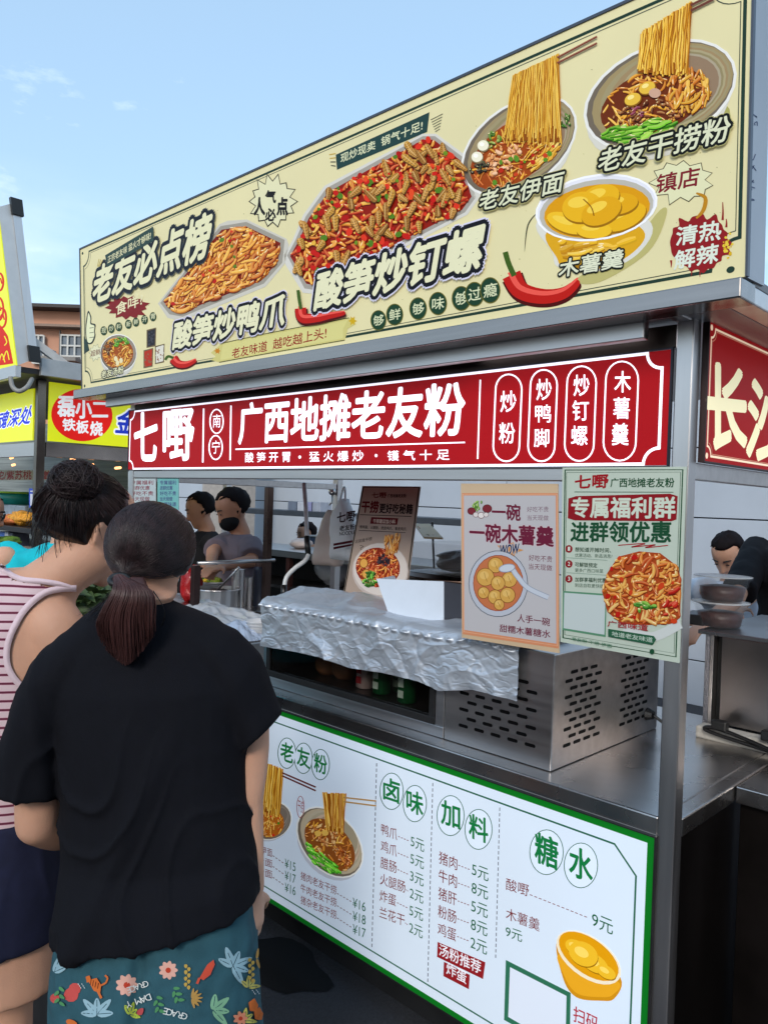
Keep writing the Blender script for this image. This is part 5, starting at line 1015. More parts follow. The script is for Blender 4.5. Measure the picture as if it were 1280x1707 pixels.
# ------------------------------------------------------------------ people
def vox(mb, size, smooth=6, disp=None):
    me = bpy.data.meshes.new('tmp'); me.from_pydata([tuple(v) for v in mb.v], [], mb.f); me.update()
    bm = bmesh.new(); bm.from_mesh(me); bmesh.ops.recalc_face_normals(bm, faces=bm.faces); bm.to_mesh(me); bm.free()
    o = bpy.data.objects.new('tmp', me); COL.objects.link(o)
    m = o.modifiers.new('r', 'REMESH'); m.mode = 'VOXEL'; m.voxel_size = size
    if smooth: s = o.modifiers.new('s', 'SMOOTH'); s.iterations = smooth; s.factor = .5
    dg = bpy.context.evaluated_depsgraph_get(); r = bpy.data.meshes.new_from_object(o.evaluated_get(dg))
    vs_ = [v.co.copy() for v in r.vertices]; ns = [v.normal.copy() for v in r.vertices]; fs_ = [tuple(p.vertices) for p in r.polygons]
    bpy.data.objects.remove(o); bpy.data.meshes.remove(me); bpy.data.meshes.remove(r)
    if disp: vs_ = [v+n*disp(v, n) for v, n in zip(vs_, ns)]
    return vs_, fs_
def ring(c, a, b, n=28, p=2.0):
    out = []
    for i in range(n):
        t = 2*pi*i/n; x, y = cos(t), sin(t); out.append(V(c)+V(a)*(abs(x)**(2/p)*(1 if x >= 0 else -1))+V(b)*(abs(y)**(2/p)*(1 if y >= 0 else -1)))
    return out
def limb(mb, pts, rads, k=16, flat=1.0):
    P = catmull(pts, 4); R = [r.x for r in catmull([V((r, 0, 0)) for r in rads], 4)]; mb.tube(P, R, k); mb.ball(P[0], (R[0], 0, 0), (0, R[0], 0), (0, 0, R[0]), 14, 8); mb.ball(P[-1], (R[-1], 0, 0), (0, R[-1], 0), (0, 0, R[-1]), 14, 8)
def hand(mb, w, d, pn, s=1.0, curl=.5, thumb=1):      # wrist, direction, palm normal
    d = V(d).normalized(); pn = V(pn).normalized(); sd = d.cross(pn).normalized()
    c = w+d*.045*s; mb.loft([ring(w+d*(.09*s*t), sd*(.026+.016*min(1, t*1.6))*s, pn*.014*s, 14) for t in (0, .25, .5, .75, 1)])
    for i, L in enumerate((.068, .078, .072, .056)):
        b = w+d*.088*s+sd*((i-1.5)*.0205*s*-1); c1 = curl*(.8+.12*i); P = [b]
        an = c1*.6
        for f in (.45, .32, .23): P.append(P[-1]+(d*cos(an)+pn*sin(an))*L*f*s); an += c1*.8
        mb.tube(P, [.0095*s, .009*s, .0082*s, .0065*s], 10); mb.ball(P[-1], sd*.0066*s, pn*.0066*s, d*.0066*s, 8, 6)
    b = w+d*.03*s-sd*thumb*-.03*s; P = [b, b+(d*.6+sd*thumb*.8)*.035*s, b+(d*1.0+sd*thumb*.9+pn*.3)*.055*s]; mb.tube(P, [.012*s, .0105*s, .008*s], 10); mb.ball(P[-1], sd*.008*s, pn*.008*s, d*.008*s, 8, 6)
def headmb(mb, c, fwd, up, s=1.0, face=True):     # c = head centre, fwd = face direction
    fwd = V(fwd).normalized(); rt = fwd.cross(V(up)).normalized(); up = rt.cross(fwd).normalized()
    rows = [(-.118, .012, .02, .062), (-.11, .03, .036, .05), (-.09, .045, .055, .03), (-.06, .056, .072, .016), (-.03, .064, .084, .006), (0, .069, .09, 0), (.03, .073, .094, -.004), (.06, .071, .09, -.006), (.085, .06, .075, -.006), (.105, .04, .05, -.006), (.115, .018, .022, -.004)]
    mb.loft([ring(c+up*z*s+fwd*o*s, rt*a*s, fwd*b*s, 26, 2.15) for z, a, b, o in rows])
    if face:
        mb.loft([ring(c+up*z*s+fwd*o*s, rt*a*s, fwd*.014*s, 12) for z, a, o in ((-.045, .014, .092), (-.04, .017, .102), (-.02, .01, .097), (.005, .006, .088))])
        for z in (-.068, -.076): mb.ball(c+up*z*s+fwd*.083*s, rt*.022*s, fwd*.008*s, up*.005*s, 12, 6)
        for x in (-1, 1): mb.ball(c+up*.008*s+rt*x*.03*s+fwd*.082*s, rt*.013*s, fwd*.007*s, up*.006*s, 10, 6)
    for x in (-1, 1):
        e = c+rt*x*.072*s-up*.012*s-fwd*.006*s; o_ = (rt*x*.55-fwd*.8).normalized()
        mb.tube([e-up*.03*s+fwd*.006*s, e-up*.02*s+o_*.014*s, e+o_*.02*s, e+up*.022*s+o_*.018*s, e+up*.031*s+o_*.008*s, e+up*.022*s+fwd*.01*s], [.006*s, .006*s, .0055*s, .0055*s, .005*s, .004*s], 8)
        mb.ball(e+o_*.006*s, o_*.014*s, up*.027*s, rt*.006*s, 12, 8)
    return rt, up, fwd
SKIN = pm('skin', 'c99a80', .6, 0, .13, 7, .0006, spec=.3, sss=.12, bscale=260); SKIN2 = pm('skin_tan', 'b07d62', .5, 0, .12, 8, .0004, sss=.1, bscale=260)
HAIRB = pm('black_hair', '171112', .42, 0, .35, 30, stretch=(1, 1, .2), spec=.35); HAIRS = pm('hair_strand_highlight', '2b1f20', .4, 0, .5, 60, spec=.4); HAIRF = pm('soft_black_hair', '151012', .75, 0, .3, 30, spec=.12)  # strands coloured lighter than the cap, painting highlights into the hair
HAIRP = pm('brown_hair', '402624', .42, 0, .4, 30, stretch=(1, 1, .12), spec=.4)
def strands(name, paths, r, mat_, parent, k=3):
    mb = MB()
    for P in paths: mb.tube(P, [r*(1 if i < len(P)-2 else .5) for i in range(len(P))], k, caps=False)
    return mb.build(name, mat_, parent, smooth=True)
def folds(am, fz=22, fx=6, seed=0):
    def f(v, n): 
        q = V((v.x*fx+seed, v.y*fx, v.z*fx*.6)); a = noise.noise(q); s = v.dot(rh)
        return am*((1-abs(sin(fz*(s+.35*v.z)+5*a+seed)))**2*(.4+a)+.5*noise.noise(q*2.5))
    return f
# ---- woman with the ponytail: rings are traced left-right on the photo and given real thickness
FA = 1.55
def rp2(l, r, F, th, p=2.3, off=0):
    a, b = D(l[0], l[1], F), D(r[0], r[1], F); return ring((a+b)/2+fh*off, (b-a)/2, fh*th/2, 30, p)
pa_ = PZ(250, 0, FA); wa = thing('person', 'person in black T-shirt and floral shorts with a brown ponytail, seen from behind', 'person', pa_)
mb = MB()
hc = D(255, 921, FA+.0)+fh*.01; hf = (fh*.86+rh*.3-ZU*.42).normalized(); hu0 = hf.cross(ZU).cross(hf).normalized()
headmb(mb, hc-hu0*.012, hf, ZU, .8)
mb.tube([hc-ZU*.06-fh*.015, D(240, 1005, FA+.01), D(238, 1050, FA+.01)], [.056, .05, .055], 20)
mb.loft([rp2((190, 1035), (290, 1032), FA, .08), rp2((150, 1080), (350, 1080), FA, .12), rp2((115, 1150), (385, 1150), FA, .19, off=.02), rp2((125, 1300), (385, 1300), FA, .2, off=.02), rp2((122, 1420), (400, 1410), FA, .2, off=.02), rp2((125, 1560), (400, 1540), FA, .2), rp2((120, 1680), (410, 1670), FA, .23), rp2((120, 1760), (400, 1760), FA, .2)])
# arms
sl_, sr_ = D(118, 1125, FA+.0), D(388, 1118, FA+.02)
el = D(62, 1372, FA+.02); limb(mb, [sl_, D(72, 1230, FA+.0), el], [.052, .047, .042]); limb(mb, [el, D(110, 1385, FA+.1), D(165, 1350, FA+.2)], [.042, .038, .027]); hand(mb, D(165, 1350, FA+.2), rh*.6+fh*.6+ZU*.3, -ZU+fh*.2, .9, .4, 1)
er = D(414, 1335, FA+.03); wr_ = D(424, 1480, FA+.02); limb(mb, [sr_, D(420, 1215, FA+.03), er], [.042, .036, .031]); limb(mb, [er, D(417, 1400, FA+.03), wr_], [.031, .028, .021]); hand(mb, wr_, -ZU+rh*.02, -rh*.8+fh*.3, .9, .55, 1)
for px, k in ((165, -1), (335, 1)):
    top_ = D(px, 1660, FA+.0); limb(mb, [top_, PZ(px+k*2, .42, FA+.01), PZ(px+k*2, .2, FA), PZ(px+k*3, .07, FA)], [.088, .056, .052, .036]); f0_ = PZ(px+k*3, .03, FA); mb.loft([ring(f0_-fh*.06, rh*.022, ZU*.022, 12), ring(f0_, rh*.034, ZU*.03, 12), ring(f0_+fh*.1, rh*.042, ZU*.022, 12), ring(f0_+fh*.16, rh*.025, ZU*.012, 12)])
vs_, fs_ = vox(mb, .0065, 5); mkobj('body', vs_, fs_, SKIN, parent=wa, smooth=True)
for px, k in ((165, -1), (335, 1)):
    f0_ = PZ(px+k*3, .0, FA); MB().loft([ring(f0_+fh*.05+ZU*z, rh*.05, fh*.135, 24, 2.6) for z in (.001, .012)]).build('sandal', BLKP, wa)
# T-shirt
mb = MB()
mb.loft([rp2((192, 998), (282, 997), FA, .105, 2, .0), rp2((168, 1006), (298, 1010), FA, .12, 2, .01), rp2((120, 1042), (360, 1036), FA, .15, 2.2, .01), rp2((92, 1085), (400, 1075), FA, .2, 2.3, .015), rp2((88, 1150), (412, 1140), FA, .245, 2.4, .02), rp2((98, 1230), (412, 1235), FA, .25, 2.4, .02), rp2((103, 1330), (414, 1320), FA, .25, 2.3, .02), rp2((103, 1430), (428, 1415), FA, .26, 2.3, .02), rp2((100, 1490), (430, 1450), FA, .29, 2.4, .01), rp2((97, 1552), (431, 1492), FA, .32, 2.4, .01)])
mb.loft([rp2((160, 1024), (196, 1095), FA, .13, 2), rp2((104, 1054), (166, 1135), FA, .145, 2), rp2((58, 1100), (138, 1172), FA, .15, 2), rp2((26, 1180), (120, 1215), FA, .155, 2), rp2((8, 1255), (110, 1260), FA, .155, 2), rp2((-2, 1312), (104, 1324), FA, .155, 2)])
mb.loft([rp2((310, 1095), (330, 1024), FA, .13, 2), rp2((344, 1132), (392, 1052), FA+.005, .145, 2), rp2((372, 1182), (432, 1094), FA+.01, .15, 2), rp2((390, 1222), (452, 1146), FA+.02, .15, 2), rp2((404, 1252), (468, 1188), FA+.02, .145, 2)])
def tshirt(v, n):
    q = V((v.x*7, v.y*7, v.z*4)); s = (v-pa_).dot(rh); z = v.z; a = noise.noise(q)
    d = .013*(1-abs(sin(26*(s*.9-.5*z)+4.0*a)))**3*max(0, min(1, (1.25-z)/.3))*(.5+noise.noise(q*.6)) + .006*noise.noise(q*1.3)+.0015*noise.noise(q*4)
    d += .010*math.exp(-((s*.8-.32*(z-.95)-.02)/.018)**2)*max(0, min(1, (1.15-z)/.2))
    d += .005*math.exp(-((s+.19+.1*(z-1.2))/.012)**2)*max(0, min(1, (1.36-z)/.1))
    return d
vs_, fs_ = vox(mb, .006, 4, tshirt); mkobj('t_shirt', vs_, fs_, pm('black_cotton', '101117', .9, 0, .12, 60, .0004, spec=.15, bscale=600), parent=wa, smooth=True)
# floral shorts
mb = MB()
mb.loft([rp2((125, 1480), (405, 1440), FA, .2), rp2((106, 1540), (420, 1500), FA, .24), rp2((95, 1600), (430, 1580), FA, .27), rp2((88, 1690), (436, 1690), FA, .3), rp2((82, 1740), (440, 1740), FA, .28)])
mb.loft([rp2((84, 1715), (262, 1715), FA, .26, 2.2), rp2((78, 1800), (258, 1800), FA, .25, 2.2), rp2((76, 1900), (256, 1900), FA, .25, 2.2)]); mb.loft([rp2((262, 1715), (439, 1715), FA, .26, 2.2), rp2((265, 1800), (443, 1800), FA, .25, 2.2), rp2((267, 1900), (445, 1900), FA, .25, 2.2)])
def sfold(v, n):
    s = (v-D(258, 1700, FA)).dot(rh); return .006*noise.noise(v*11)-.014*math.exp(-(s/.012)**2)*max(0, min(1, (.78-v.z)/.12))+.003*noise.noise(v*30)
vs_, fs_ = vox(mb, .006, 5, sfold); shorts = mkobj('shorts', vs_, fs_, pm('teal_cotton', '2f5560', .85, 0, .12, 30, .0004, spec=.2, bscale=500), parent=wa, smooth=True)
bvh = BVHTree.FromPolygons(vs_, fs_)
class Decal:
    """printed motifs laid on the cloth surface"""
    def __init__(s): s.v = []; s.f = []; s.mi = []; s.ml = []; s.h = .0004
    def fan(s, pts, c, h=None):
        s.h += .00004; m = ink(c, 0, .85)
        if m not in s.ml: s.ml.append(m)
        def dense(P):
            out = []
            for i in range(len(P)):
                a, b = P[i], P[(i+1) % len(P)]; k = max(1, int(math.hypot(a[0]-b[0], a[1]-b[1])/5))
                out += [(a[0]+(b[0]-a[0])*j/k, a[1]+(b[1]-a[1])*j/k) for j in range(k)]
            return out
        P = dense(pts); cx = sum(p[0] for p in P)/len(P); cy = sum(p[1] for p in P)/len(P); R = []
        for t in (0, .5, 1): R.append([(cx+(x-cx)*t, cy+(y-cy)*t) for x, y in P] if t else [(cx, cy)])
        base = len(s.v); ok = True; new = []
        for x, y in R[0]+R[1]+R[2]:
            r = ray(x, y); hit = bvh.ray_cast(EYEP, r.normalized())
            if hit[0] is None: ok = False; break
            new.append(hit[0]+hit[1]*(s.h if hit[1].dot(r) < 0 else -s.h))
        if not ok: return
        s.v += new; n = len(P)
        for i in range(n):
            j = (i+1) % n; s.f += [(base, base+1+i, base+1+j), (base+1+i, base+1+n+i, base+1+n+j, base+1+j)]; s.mi += [s.ml.index(m)]*2
    def leaf(s, x, y, L, wd, a, c):
        P = []
        for i in range(12): t = 2*pi*i/12; u, w2 = L/2*(1+cos(t)), wd/2*sin(t)*(1.1-.3*cos(t)); P.append((x+u*cos(a)-w2*sin(a), y+u*sin(a)+w2*cos(a)))
        s.fan(P, c)
    def line(s, pts, wd, c):
        for a, b in zip(pts, pts[1:]):
            d = V((b[0]-a[0], b[1]-a[1])); n_ = V((-d.y, d.x)).normalized()*wd/2; s.fan([(a[0]+n_.x, a[1]+n_.y), (b[0]+n_.x, b[1]+n_.y), (b[0]-n_.x, b[1]-n_.y), (a[0]-n_.x, a[1]-n_.y)], c)
    def flower(s, x, y, r, c, mid, n=9):
        for i in range(n): s.leaf(x, y, r, r*.55, 2*pi*i/n, c)
        s.fan([(x+r*.3*cos(t), y+r*.3*sin(t)) for t in [2*pi*i/8 for i in range(8)]], mid)
    def text(s, body, x, y, h, a, c, sp=.78):
        for i, ch in enumerate(body):
            g, f, asp = glyph(ch, 0, 0, 2); cx, cy = x+h*sp*i*cos(a), y+h*sp*i*sin(a); s.h += .00004; m = ink(c, 0, .85)
            if m not in s.ml: s.ml.append(m)
            base = len(s.v); new = []
            for gx, gy in g:
                u, w2 = gx*h*asp*1.0, -gy*h; px, py = cx+u*cos(a)-w2*sin(a), cy+u*sin(a)+w2*cos(a); hit = bvh.ray_cast(EYEP, ray(px, py).normalized())
                if hit[0] is None: break
                new.append(hit[0]-ray(px, py).normalized()*(s.h+.001))
            if len(new) == len(g): s.v += new; s.f += [tuple(q+base for q in ff) for ff in f]; s.mi += [s.ml.index(m)]*len(f)
dc = Decal(); LB, GN, OR, PK, YL = '8fb0bc', '4f8a5c', 'c86a34', 'd8949a', 'c9c060'
for x, y, r in ((212, 1642, 19), (281, 1617, 16)): dc.flower(x, y, r, 'dba898', 'b8402c')
for x, y, r in ((120, 1658, 12), (126, 1648, 10), (93, 1664, 8)): dc.fan([(x+r*cos(t), y+r*sin(t)) for t in [2*pi*i/10 for i in range(10)]], 'c0504c')
for x, y, L, a0, c, n in ((163, 1690, 34, -1.57, LB, 5), (388, 1610, 34, -.8, LB, 6), (355, 1683, 34, -.3, '7fae8c', 4), (93, 1620, 30, -1.2, LB, 3), (405, 1700, 22, -1, YL, 4), (216, 1690, 22, -.9, 'a8b848', 4), (412, 1645, 20, -1.2, 'b8b060', 4)):
    for i in range(n): dc.leaf(x, y, L*(.8+.2*(i % 2)), L*.32, a0+(i-(n-1)/2)*.75, c); dc.line([(x, y), (x+L*.7*cos(a0+(i-(n-1)/2)*.75), y+L*.7*sin(a0+(i-(n-1)/2)*.75))], 1.2, '2a4a54')
for x, y, a0 in ((262, 1660, 1.2), (290, 1646, .9), (102, 1645, 1.5)):
    for i in range(5): dc.leaf(x+i*3*cos(a0), y+i*6*sin(a0), 11, 5, a0+(.9 if i % 2 else -.9), GN)
for x, y, a0 in ((310, 1620, 1.6), (414, 1610, 1.8)):
    for i in range(8): dc.leaf(x+(i % 2)*5, y-14+i*5, 7, 5, a0, 'b89a4c')
for x, y in ((320, 1662), (424, 1598)):
    for i in range(7): dc.leaf(x, y, 17, 4, -1.4+i*.45, 'b08a4c')
# orange cat-like animal, red bird
dc.fan([(150, 1632), (165, 1628), (172, 1640), (170, 1654), (160, 1650)], OR); dc.fan([(146, 1626), (153, 1624), (156, 1634), (148, 1636)], OR); dc.line([(172, 1640), (180, 1636), (183, 1628), (178, 1624)], 3, OR); dc.line([(166, 1650), (172, 1662)], 4, OR)
for i in range(4): dc.line([(156+i*4, 1630+i*2), (154+i*4, 1640+i*2)], 1.2, '5a2a1c')
dc.fan([(332, 1628), (345, 1606), (355, 1598), (357, 1606), (350, 1622), (338, 1632)], 'c8503c'); dc.line([(332, 1628), (328, 1638)], 4, 'c8503c')
for x, y in ((420, 1675), (428, 1690)): dc.fan([(x-9, y-5), (x, y-12), (x+6, y), (x+4, y+10), (x-7, y+8)], OR)
dc.leaf(115, 1700, 18, 9, .2, OR); dc.leaf(235, 1690, 14, 7, -1, 'b04a4c'); dc.flower(398, 1695, 12, 'd88a6c', 'b8402c', 7)
for x, y in ((138, 1640), (420, 1652)):
    for i in range(6): dc.line([(x-4+i*2, y-3+(i % 3)*3), (x-3+i*2, y-1+(i % 3)*3)], 1, 'd0d8d8')
dc.text('DAMIY', 250, 1656, 11, 2.8, 'd8dcd8'); dc.text('GRACE', 246, 1634, 10, 2.8, 'd8dcd8'); dc.text('GRACE', 314, 1690, 11, 3.4, 'd8dcd8')
mkobj('printed_motifs', dc.v, dc.f, dc.ml, dc.mi, shorts)
# hair of the ponytail woman
hr, hu, hfw = (lambda f: (f.cross(ZU).normalized(), None, f))(hf); hu = hr.cross(hf).normalized()
def hairline(mbx, c, f, r_, u_, a, b, h, cut):   # scalp shell
    mbx.ball(c, r_*a, f*b, u_*h, 40, 26)
sc = hc+hu*.006-hf*.012; ha_, hb_, hh_ = .0825, .098, .088
tie = D(229, 958, FA)-fh*.0; tie = tie-fh*.10
mb = MB(); hairline(mb, sc, hf, hr, hu, ha_, hb_, hh_, 0)
for i, v in enumerate(mb.v):         # open the face side, tuck the nape
    d = v-sc; k = d.dot(hf)
    if k > .045: mb.v[i] = v-hf*(k-.045)*1.0-d*.06
    z = d.dot(hu)
    if z < -.04: mb.v[i] = mb.v[i]+hu*(-.04-z)*.72
for i, v in enumerate(mb.v):
    e = hc-hr*.058-hu*.024; d = (v-e).length
    if d < .04: mb.v[i] = v+hr*(.04-d)*.9
hair = mb.build('hair', HAIRB, wa, smooth=True)
rd = random.Random(4); paths = []
td = (tie-sc).normalized(); 
def ell_pt(d): d = d.normalized(); x, y, z = d.dot(hr)/ha_, d.dot(hf)/hb_, d.dot(hu)/hh_; return sc+d/math.sqrt(x*x+y*y+z*z)
k = 0
while k < 2600:
    d = V((rd.gauss(0, 1), rd.gauss(0, 1), rd.gauss(0, 1))).normalized()
    if d.dot(hf) > .42 or d.dot(hu) < -.42: continue
    if (ell_pt(d)-(hc-hr*.058-hu*.024)).length < .036: continue
    k += 1; P = []; m_ = rd.uniform(.25, 1); 
    for i in range(11):
        t = (i/10)*m_ + (1-m_)*0; dd = d.lerp(td, t**1.1); p = ell_pt(dd); p = sc+(p-sc)*(1.004+.02*rd.random()*(1-t)+.012*sin(pi*t)); P.append(p.lerp(tie, max(0, (t-.8)/.2)*.85))
    paths.append(P)
strands('hair_strands', paths, .0007, HAIRS, hair)
pony = []; core = MB()
for k in range(2600):
    s = rd.uniform(-1, 1); q_ = rd.uniform(-1, 1); 
    if s*s+q_*q_ > 1: continue
    L = rd.uniform(.82, 1.0) if rd.random() < .75 else rd.uniform(.6, .85)
    e = D(211+s*46+6*q_, 1126-abs(s)**1.3*66-4*q_, FA-.07-.028*(q_+1)); mid = D(211+s*49, 1035, FA-.085-.03*(q_+1)); a = tie+rh*s*.013+ZU*q_*.011-fh*.004; b = D(220+s*33, 985, FA-.10-.022*(q_+1))
    P = catmull([a, b, mid, e], 4); P = P[:max(4, int(len(P)*L))]; ph = rd.uniform(0, 6); am_ = rd.uniform(.0005, .004); P = [p+rh*am_*sin(ph+i*.45)*i/12 for i, p in enumerate(P)]; pony.append(P)
pt = strands('ponytail', pony, .0009, HAIRP, wa, 4)
for n_ in range(7): pass
core.loft([rp2((218, 962), (240, 962), FA-.10, .02, 2), rp2((190, 985), (250, 985), FA-.10, .035, 2), rp2((176, 1030), (250, 1030), FA-.10, .04, 2), rp2((178, 1062), (246, 1062), FA-.095, .035, 2), rp2((192, 1092), (232, 1092), FA-.09, .02, 2)])
core.build('hair_core', HAIRP, pt, smooth=True)
MB().tube([tie+(rh*cos(t)+ZU*.5*sin(t)+fh*.5*sin(t))*.0165-fh*.004 for t in [2*pi*i/16 for i in range(17)]], .0062, 8).build('hair_tie', BLKP, wa, smooth=True)
wisps = []
for k in range(24):
    x = rd.uniform(150, 200); wisps.append(catmull([D(x+30, 985, FA-.06), D(x+8, 1008, FA-.055), D(x-20+rd.uniform(-8, 8), 1026+rd.uniform(-6, 8), FA-.05)], 4))
for k in range(16): a_ = rd.uniform(-1, 1); wisps.append(catmull([D(256, 985+a_*2, FA-.06), D(272, 1010, FA-.058), D(274+a_*2, 1030, FA-.058), D(266, 1050, FA-.06)], 4))
strands('loose_strands', wisps, .0005, HAIRB, pt)

# ---- woman in the striped tank top
FB = 1.74
pb_ = PZ(40, 0, FB+.05); wbn = thing('person', 'person in pink and maroon striped tank top with a messy black bun, leaning right', 'person', pb_)
mb = MB(); hc = D(156, 880, FB+.05); hf = (rh*.72+fh*.62-ZU*.40).normalized(); headmb(mb, hc, hf, ZU, 1.0)
mb.tube([hc-ZU*.05-fh*.01, D(105, 955, FB+.0), D(50, 1010, FB-.0)], [.068, .058, .08], 22)
def rb(l, r, th, p=2.2, off=0, F=FB): return rp2(l, r, F, th, p, off)
mb.loft([rb((-20, 950), (80, 945), .1), rb((-100, 985), (118, 985), .15), rb((-150, 1030), (130, 1040), .19), rb((-150, 1120), (120, 1130), .2), rb((-140, 1250), (100, 1250), .2), rb((-130, 1370), (95, 1370), .2), rb((-145, 1500), (100, 1500), .24), rb((-140, 1640), (95, 1640), .24)])
sh = D(95, 1050, FB-.03); limb(mb, [D(70, 1022, FB-.02), sh, D(112, 1130, FB-.02), D(135, 1260, FB+.06)], [.052, .062, .052, .042]); limb(mb, [D(135, 1260, FB+.06), D(200, 1250, FB+.2), D(250, 1200, FB+.3)], [.042, .036, .026]); hand(mb, D(250, 1200, FB+.3), fh+rh*.4, -ZU, .95, .4, 1)
sh2 = D(-140, 1040, FB+.02); limb(mb, [sh2, D(-165, 1180, FB+.03), D(-160, 1310, FB+.06)], [.055, .046, .04]); limb(mb, [D(-160, 1310, FB+.06), D(-90, 1330, FB+.2), D(-30, 1290, FB+.3)], [.04, .036, .026]); hand(mb, D(-30, 1290, FB+.3), fh+rh*.4, -ZU, .95, .4, -1)
for px in (35, -85):
    limb(mb, [D(px, 1580, FB+.02), PZ(px, .45, FB+.02), PZ(px, .25, FB), PZ(px, .07, FB)], [.1, .06, .055, .038]); f0_ = PZ(px, .03, FB); mb.loft([ring(f0_-fh*.06, rh*.022, ZU*.022, 12), ring(f0_, rh*.034, ZU*.03, 12), ring(f0_+fh*.1, rh*.042, ZU*.022, 12), ring(f0_+fh*.16, rh*.025, ZU*.012, 12)])
vs_, fs_ = vox(mb, .007, 6); body = mkobj('body', vs_, fs_, SKIN, parent=wbn, smooth=True)
for px in (35, -85):
    f0_ = PZ(px, 0, FB); MB().loft([ring(f0_+fh*.05+ZU*z, rh*.05, fh*.135, 24, 2.6) for z in (.001, .012)]).build('sandal', BLKP, wbn)
# tank top: the body surface swelled a little, cut at the neckline and round arm hole, hemmed with a pale band
def stripes(name):
    m = bpy.data.materials.new(name); m.use_nodes = True; N = m.node_tree; b = N.nodes['Principled BSDF']; b.inputs['Roughness'].default_value = .85; b.inputs['Specular IOR Level'].default_value = .2
    g_ = N.nodes.new('ShaderNodeTexCoord'); wv = N.nodes.new('ShaderNodeTexWave'); wv.bands_direction = 'Z'; wv.inputs['Scale'].default_value = 17; wv.inputs['Distortion'].default_value = 1.0; wv.inputs['Detail'].default_value = 1; wv.inputs['Detail Scale'].default_value = .35
    r = N.nodes.new('ShaderNodeValToRGB'); r.color_ramp.interpolation = 'CONSTANT'; e = r.color_ramp.elements; e[0].color = lin('d0b8bc')+(1,); e[1].position = .74; e[1].color = lin('c490a0')+(1,); e2 = e.new(.86); e2.color = lin('642a3e')+(1,)
    N.links.new(g_.outputs['Object'], wv.inputs['Vector']); N.links.new(wv.outputs['Fac'], r.inputs[0]); N.links.new(r.outputs[0], b.inputs['Base Color']); return m
hole = [(140, 985), (118, 984), (92, 988), (70, 998), (44, 1024), (26, 1055), (17, 1082), (18, 1106), (26, 1124), (38, 1140), (52, 1150), (86, 1172), (98, 1300), (420, 1300), (420, 900), (180, 960)]
neck = [(10, 925), (13, 948), (20, 960), (34, 968), (60, 970), (90, 974), (124, 985), (300, 985), (400, 700), (-60, 700), (-60, 905), (-20, 915)]
left = [(-118, 960), (-128, 1060), (-135, 1390), (-600, 1400), (-600, 700), (-118, 900)]
def projpx(v):
    d = v-EYEP; z = d.dot(fw); return (CX+FOC*d.dot(cr_)/z, CY-FOC*d.dot(cu_)/z)
nrm_ = [V((0, 0, 0)) for _ in vs_]
for f in fs_:
    n_ = (vs_[f[1]]-vs_[f[0]]).cross(vs_[f[2]]-vs_[f[0]])
    for i in f: nrm_[i] = nrm_[i]+n_
fo = folds(.0025, 18, 6, 2); vs_ = [v+n_.normalized()*(.006+max(0, fo(v, n_))) for v, n_ in zip(vs_, nrm_)]
px_ = [projpx(v) for v in vs_]; out_ = [inside(p, hole) or inside(p, neck) or inside(p, left) or p[1] > 1392 or p[1] < 890 for p in px_]
ff = [f for f in fs_ if not any(out_[i] for i in f)]
use = sorted({i for f in ff for i in f}); mp2 = {i: k for k, i in enumerate(use)}
tank = mkobj('tank_top', [vs_[i] for i in use], [tuple(mp2[i] for i in f) for f in ff], stripes('striped_knit'), parent=wbn, smooth=True)
bv = BVHTree.FromPolygons(vs_, fs_)
def onb(x, y, lift=.003):
    r = ray(x, y).normalized(); h = bv.ray_cast(EYEP, r)[0]
    return (h if h is not None else D(x, y, FB-.08))-r*lift
def band(pts, wd, m, name):
    P = [(p.x, p.y) for p in catmull([(a, b, 0) for a, b in pts], 6)]; mbx = MB(); N = 6; vv = []
    for i, (x, y) in enumerate(P):
        a, b = P[max(0, i-1)], P[min(len(P)-1, i+1)]; t = V((b[0]-a[0], b[1]-a[1])).normalized(); n_ = V((-t.y, t.x))
        for j in range(N+1): s = j/N-.5; vv.append(onb(x+n_.x*wd*s, y+n_.y*wd*s, .002+.004*cos(pi*s)))
    mbx.add(vv, [(i*(N+1)+j, (i+1)*(N+1)+j, (i+1)*(N+1)+j+1, i*(N+1)+j+1) for i in range(len(P)-1) for j in range(N)]); return mbx.build(name, m, tank, smooth=True)
BAND = pm('pale_rib_band', 'd2bcc2', .85, 0, .04, 80, .0004, spec=.2)
band([(128, 981), (100, 982), (72, 990), (42, 1016), (21, 1052), (12, 1082), (13, 1108), (22, 1128), (36, 1144)], 11, BAND, 'arm_band'); band([(0, 943), (10, 951), (23, 960), (40, 966), (70, 969), (100, 974), (126, 983)], 9, BAND, 'neck_band')
# navy shorts
mb = MB(); mb.loft([rb((-142, 1355), (104, 1350), .225), rb((-160, 1450), (108, 1450), .27), rb((-165, 1500), (108, 1500), .28), rb((-168, 1562), (105, 1552), .29)])
vs_, fs_ = vox(mb, .007, 4, folds(.008, 14, 6, 5)); mkobj('shorts', vs_, fs_, pm('navy_cotton', '1d2036', .85, 0, .15, 40, .0004, spec=.2), parent=wbn, smooth=True)
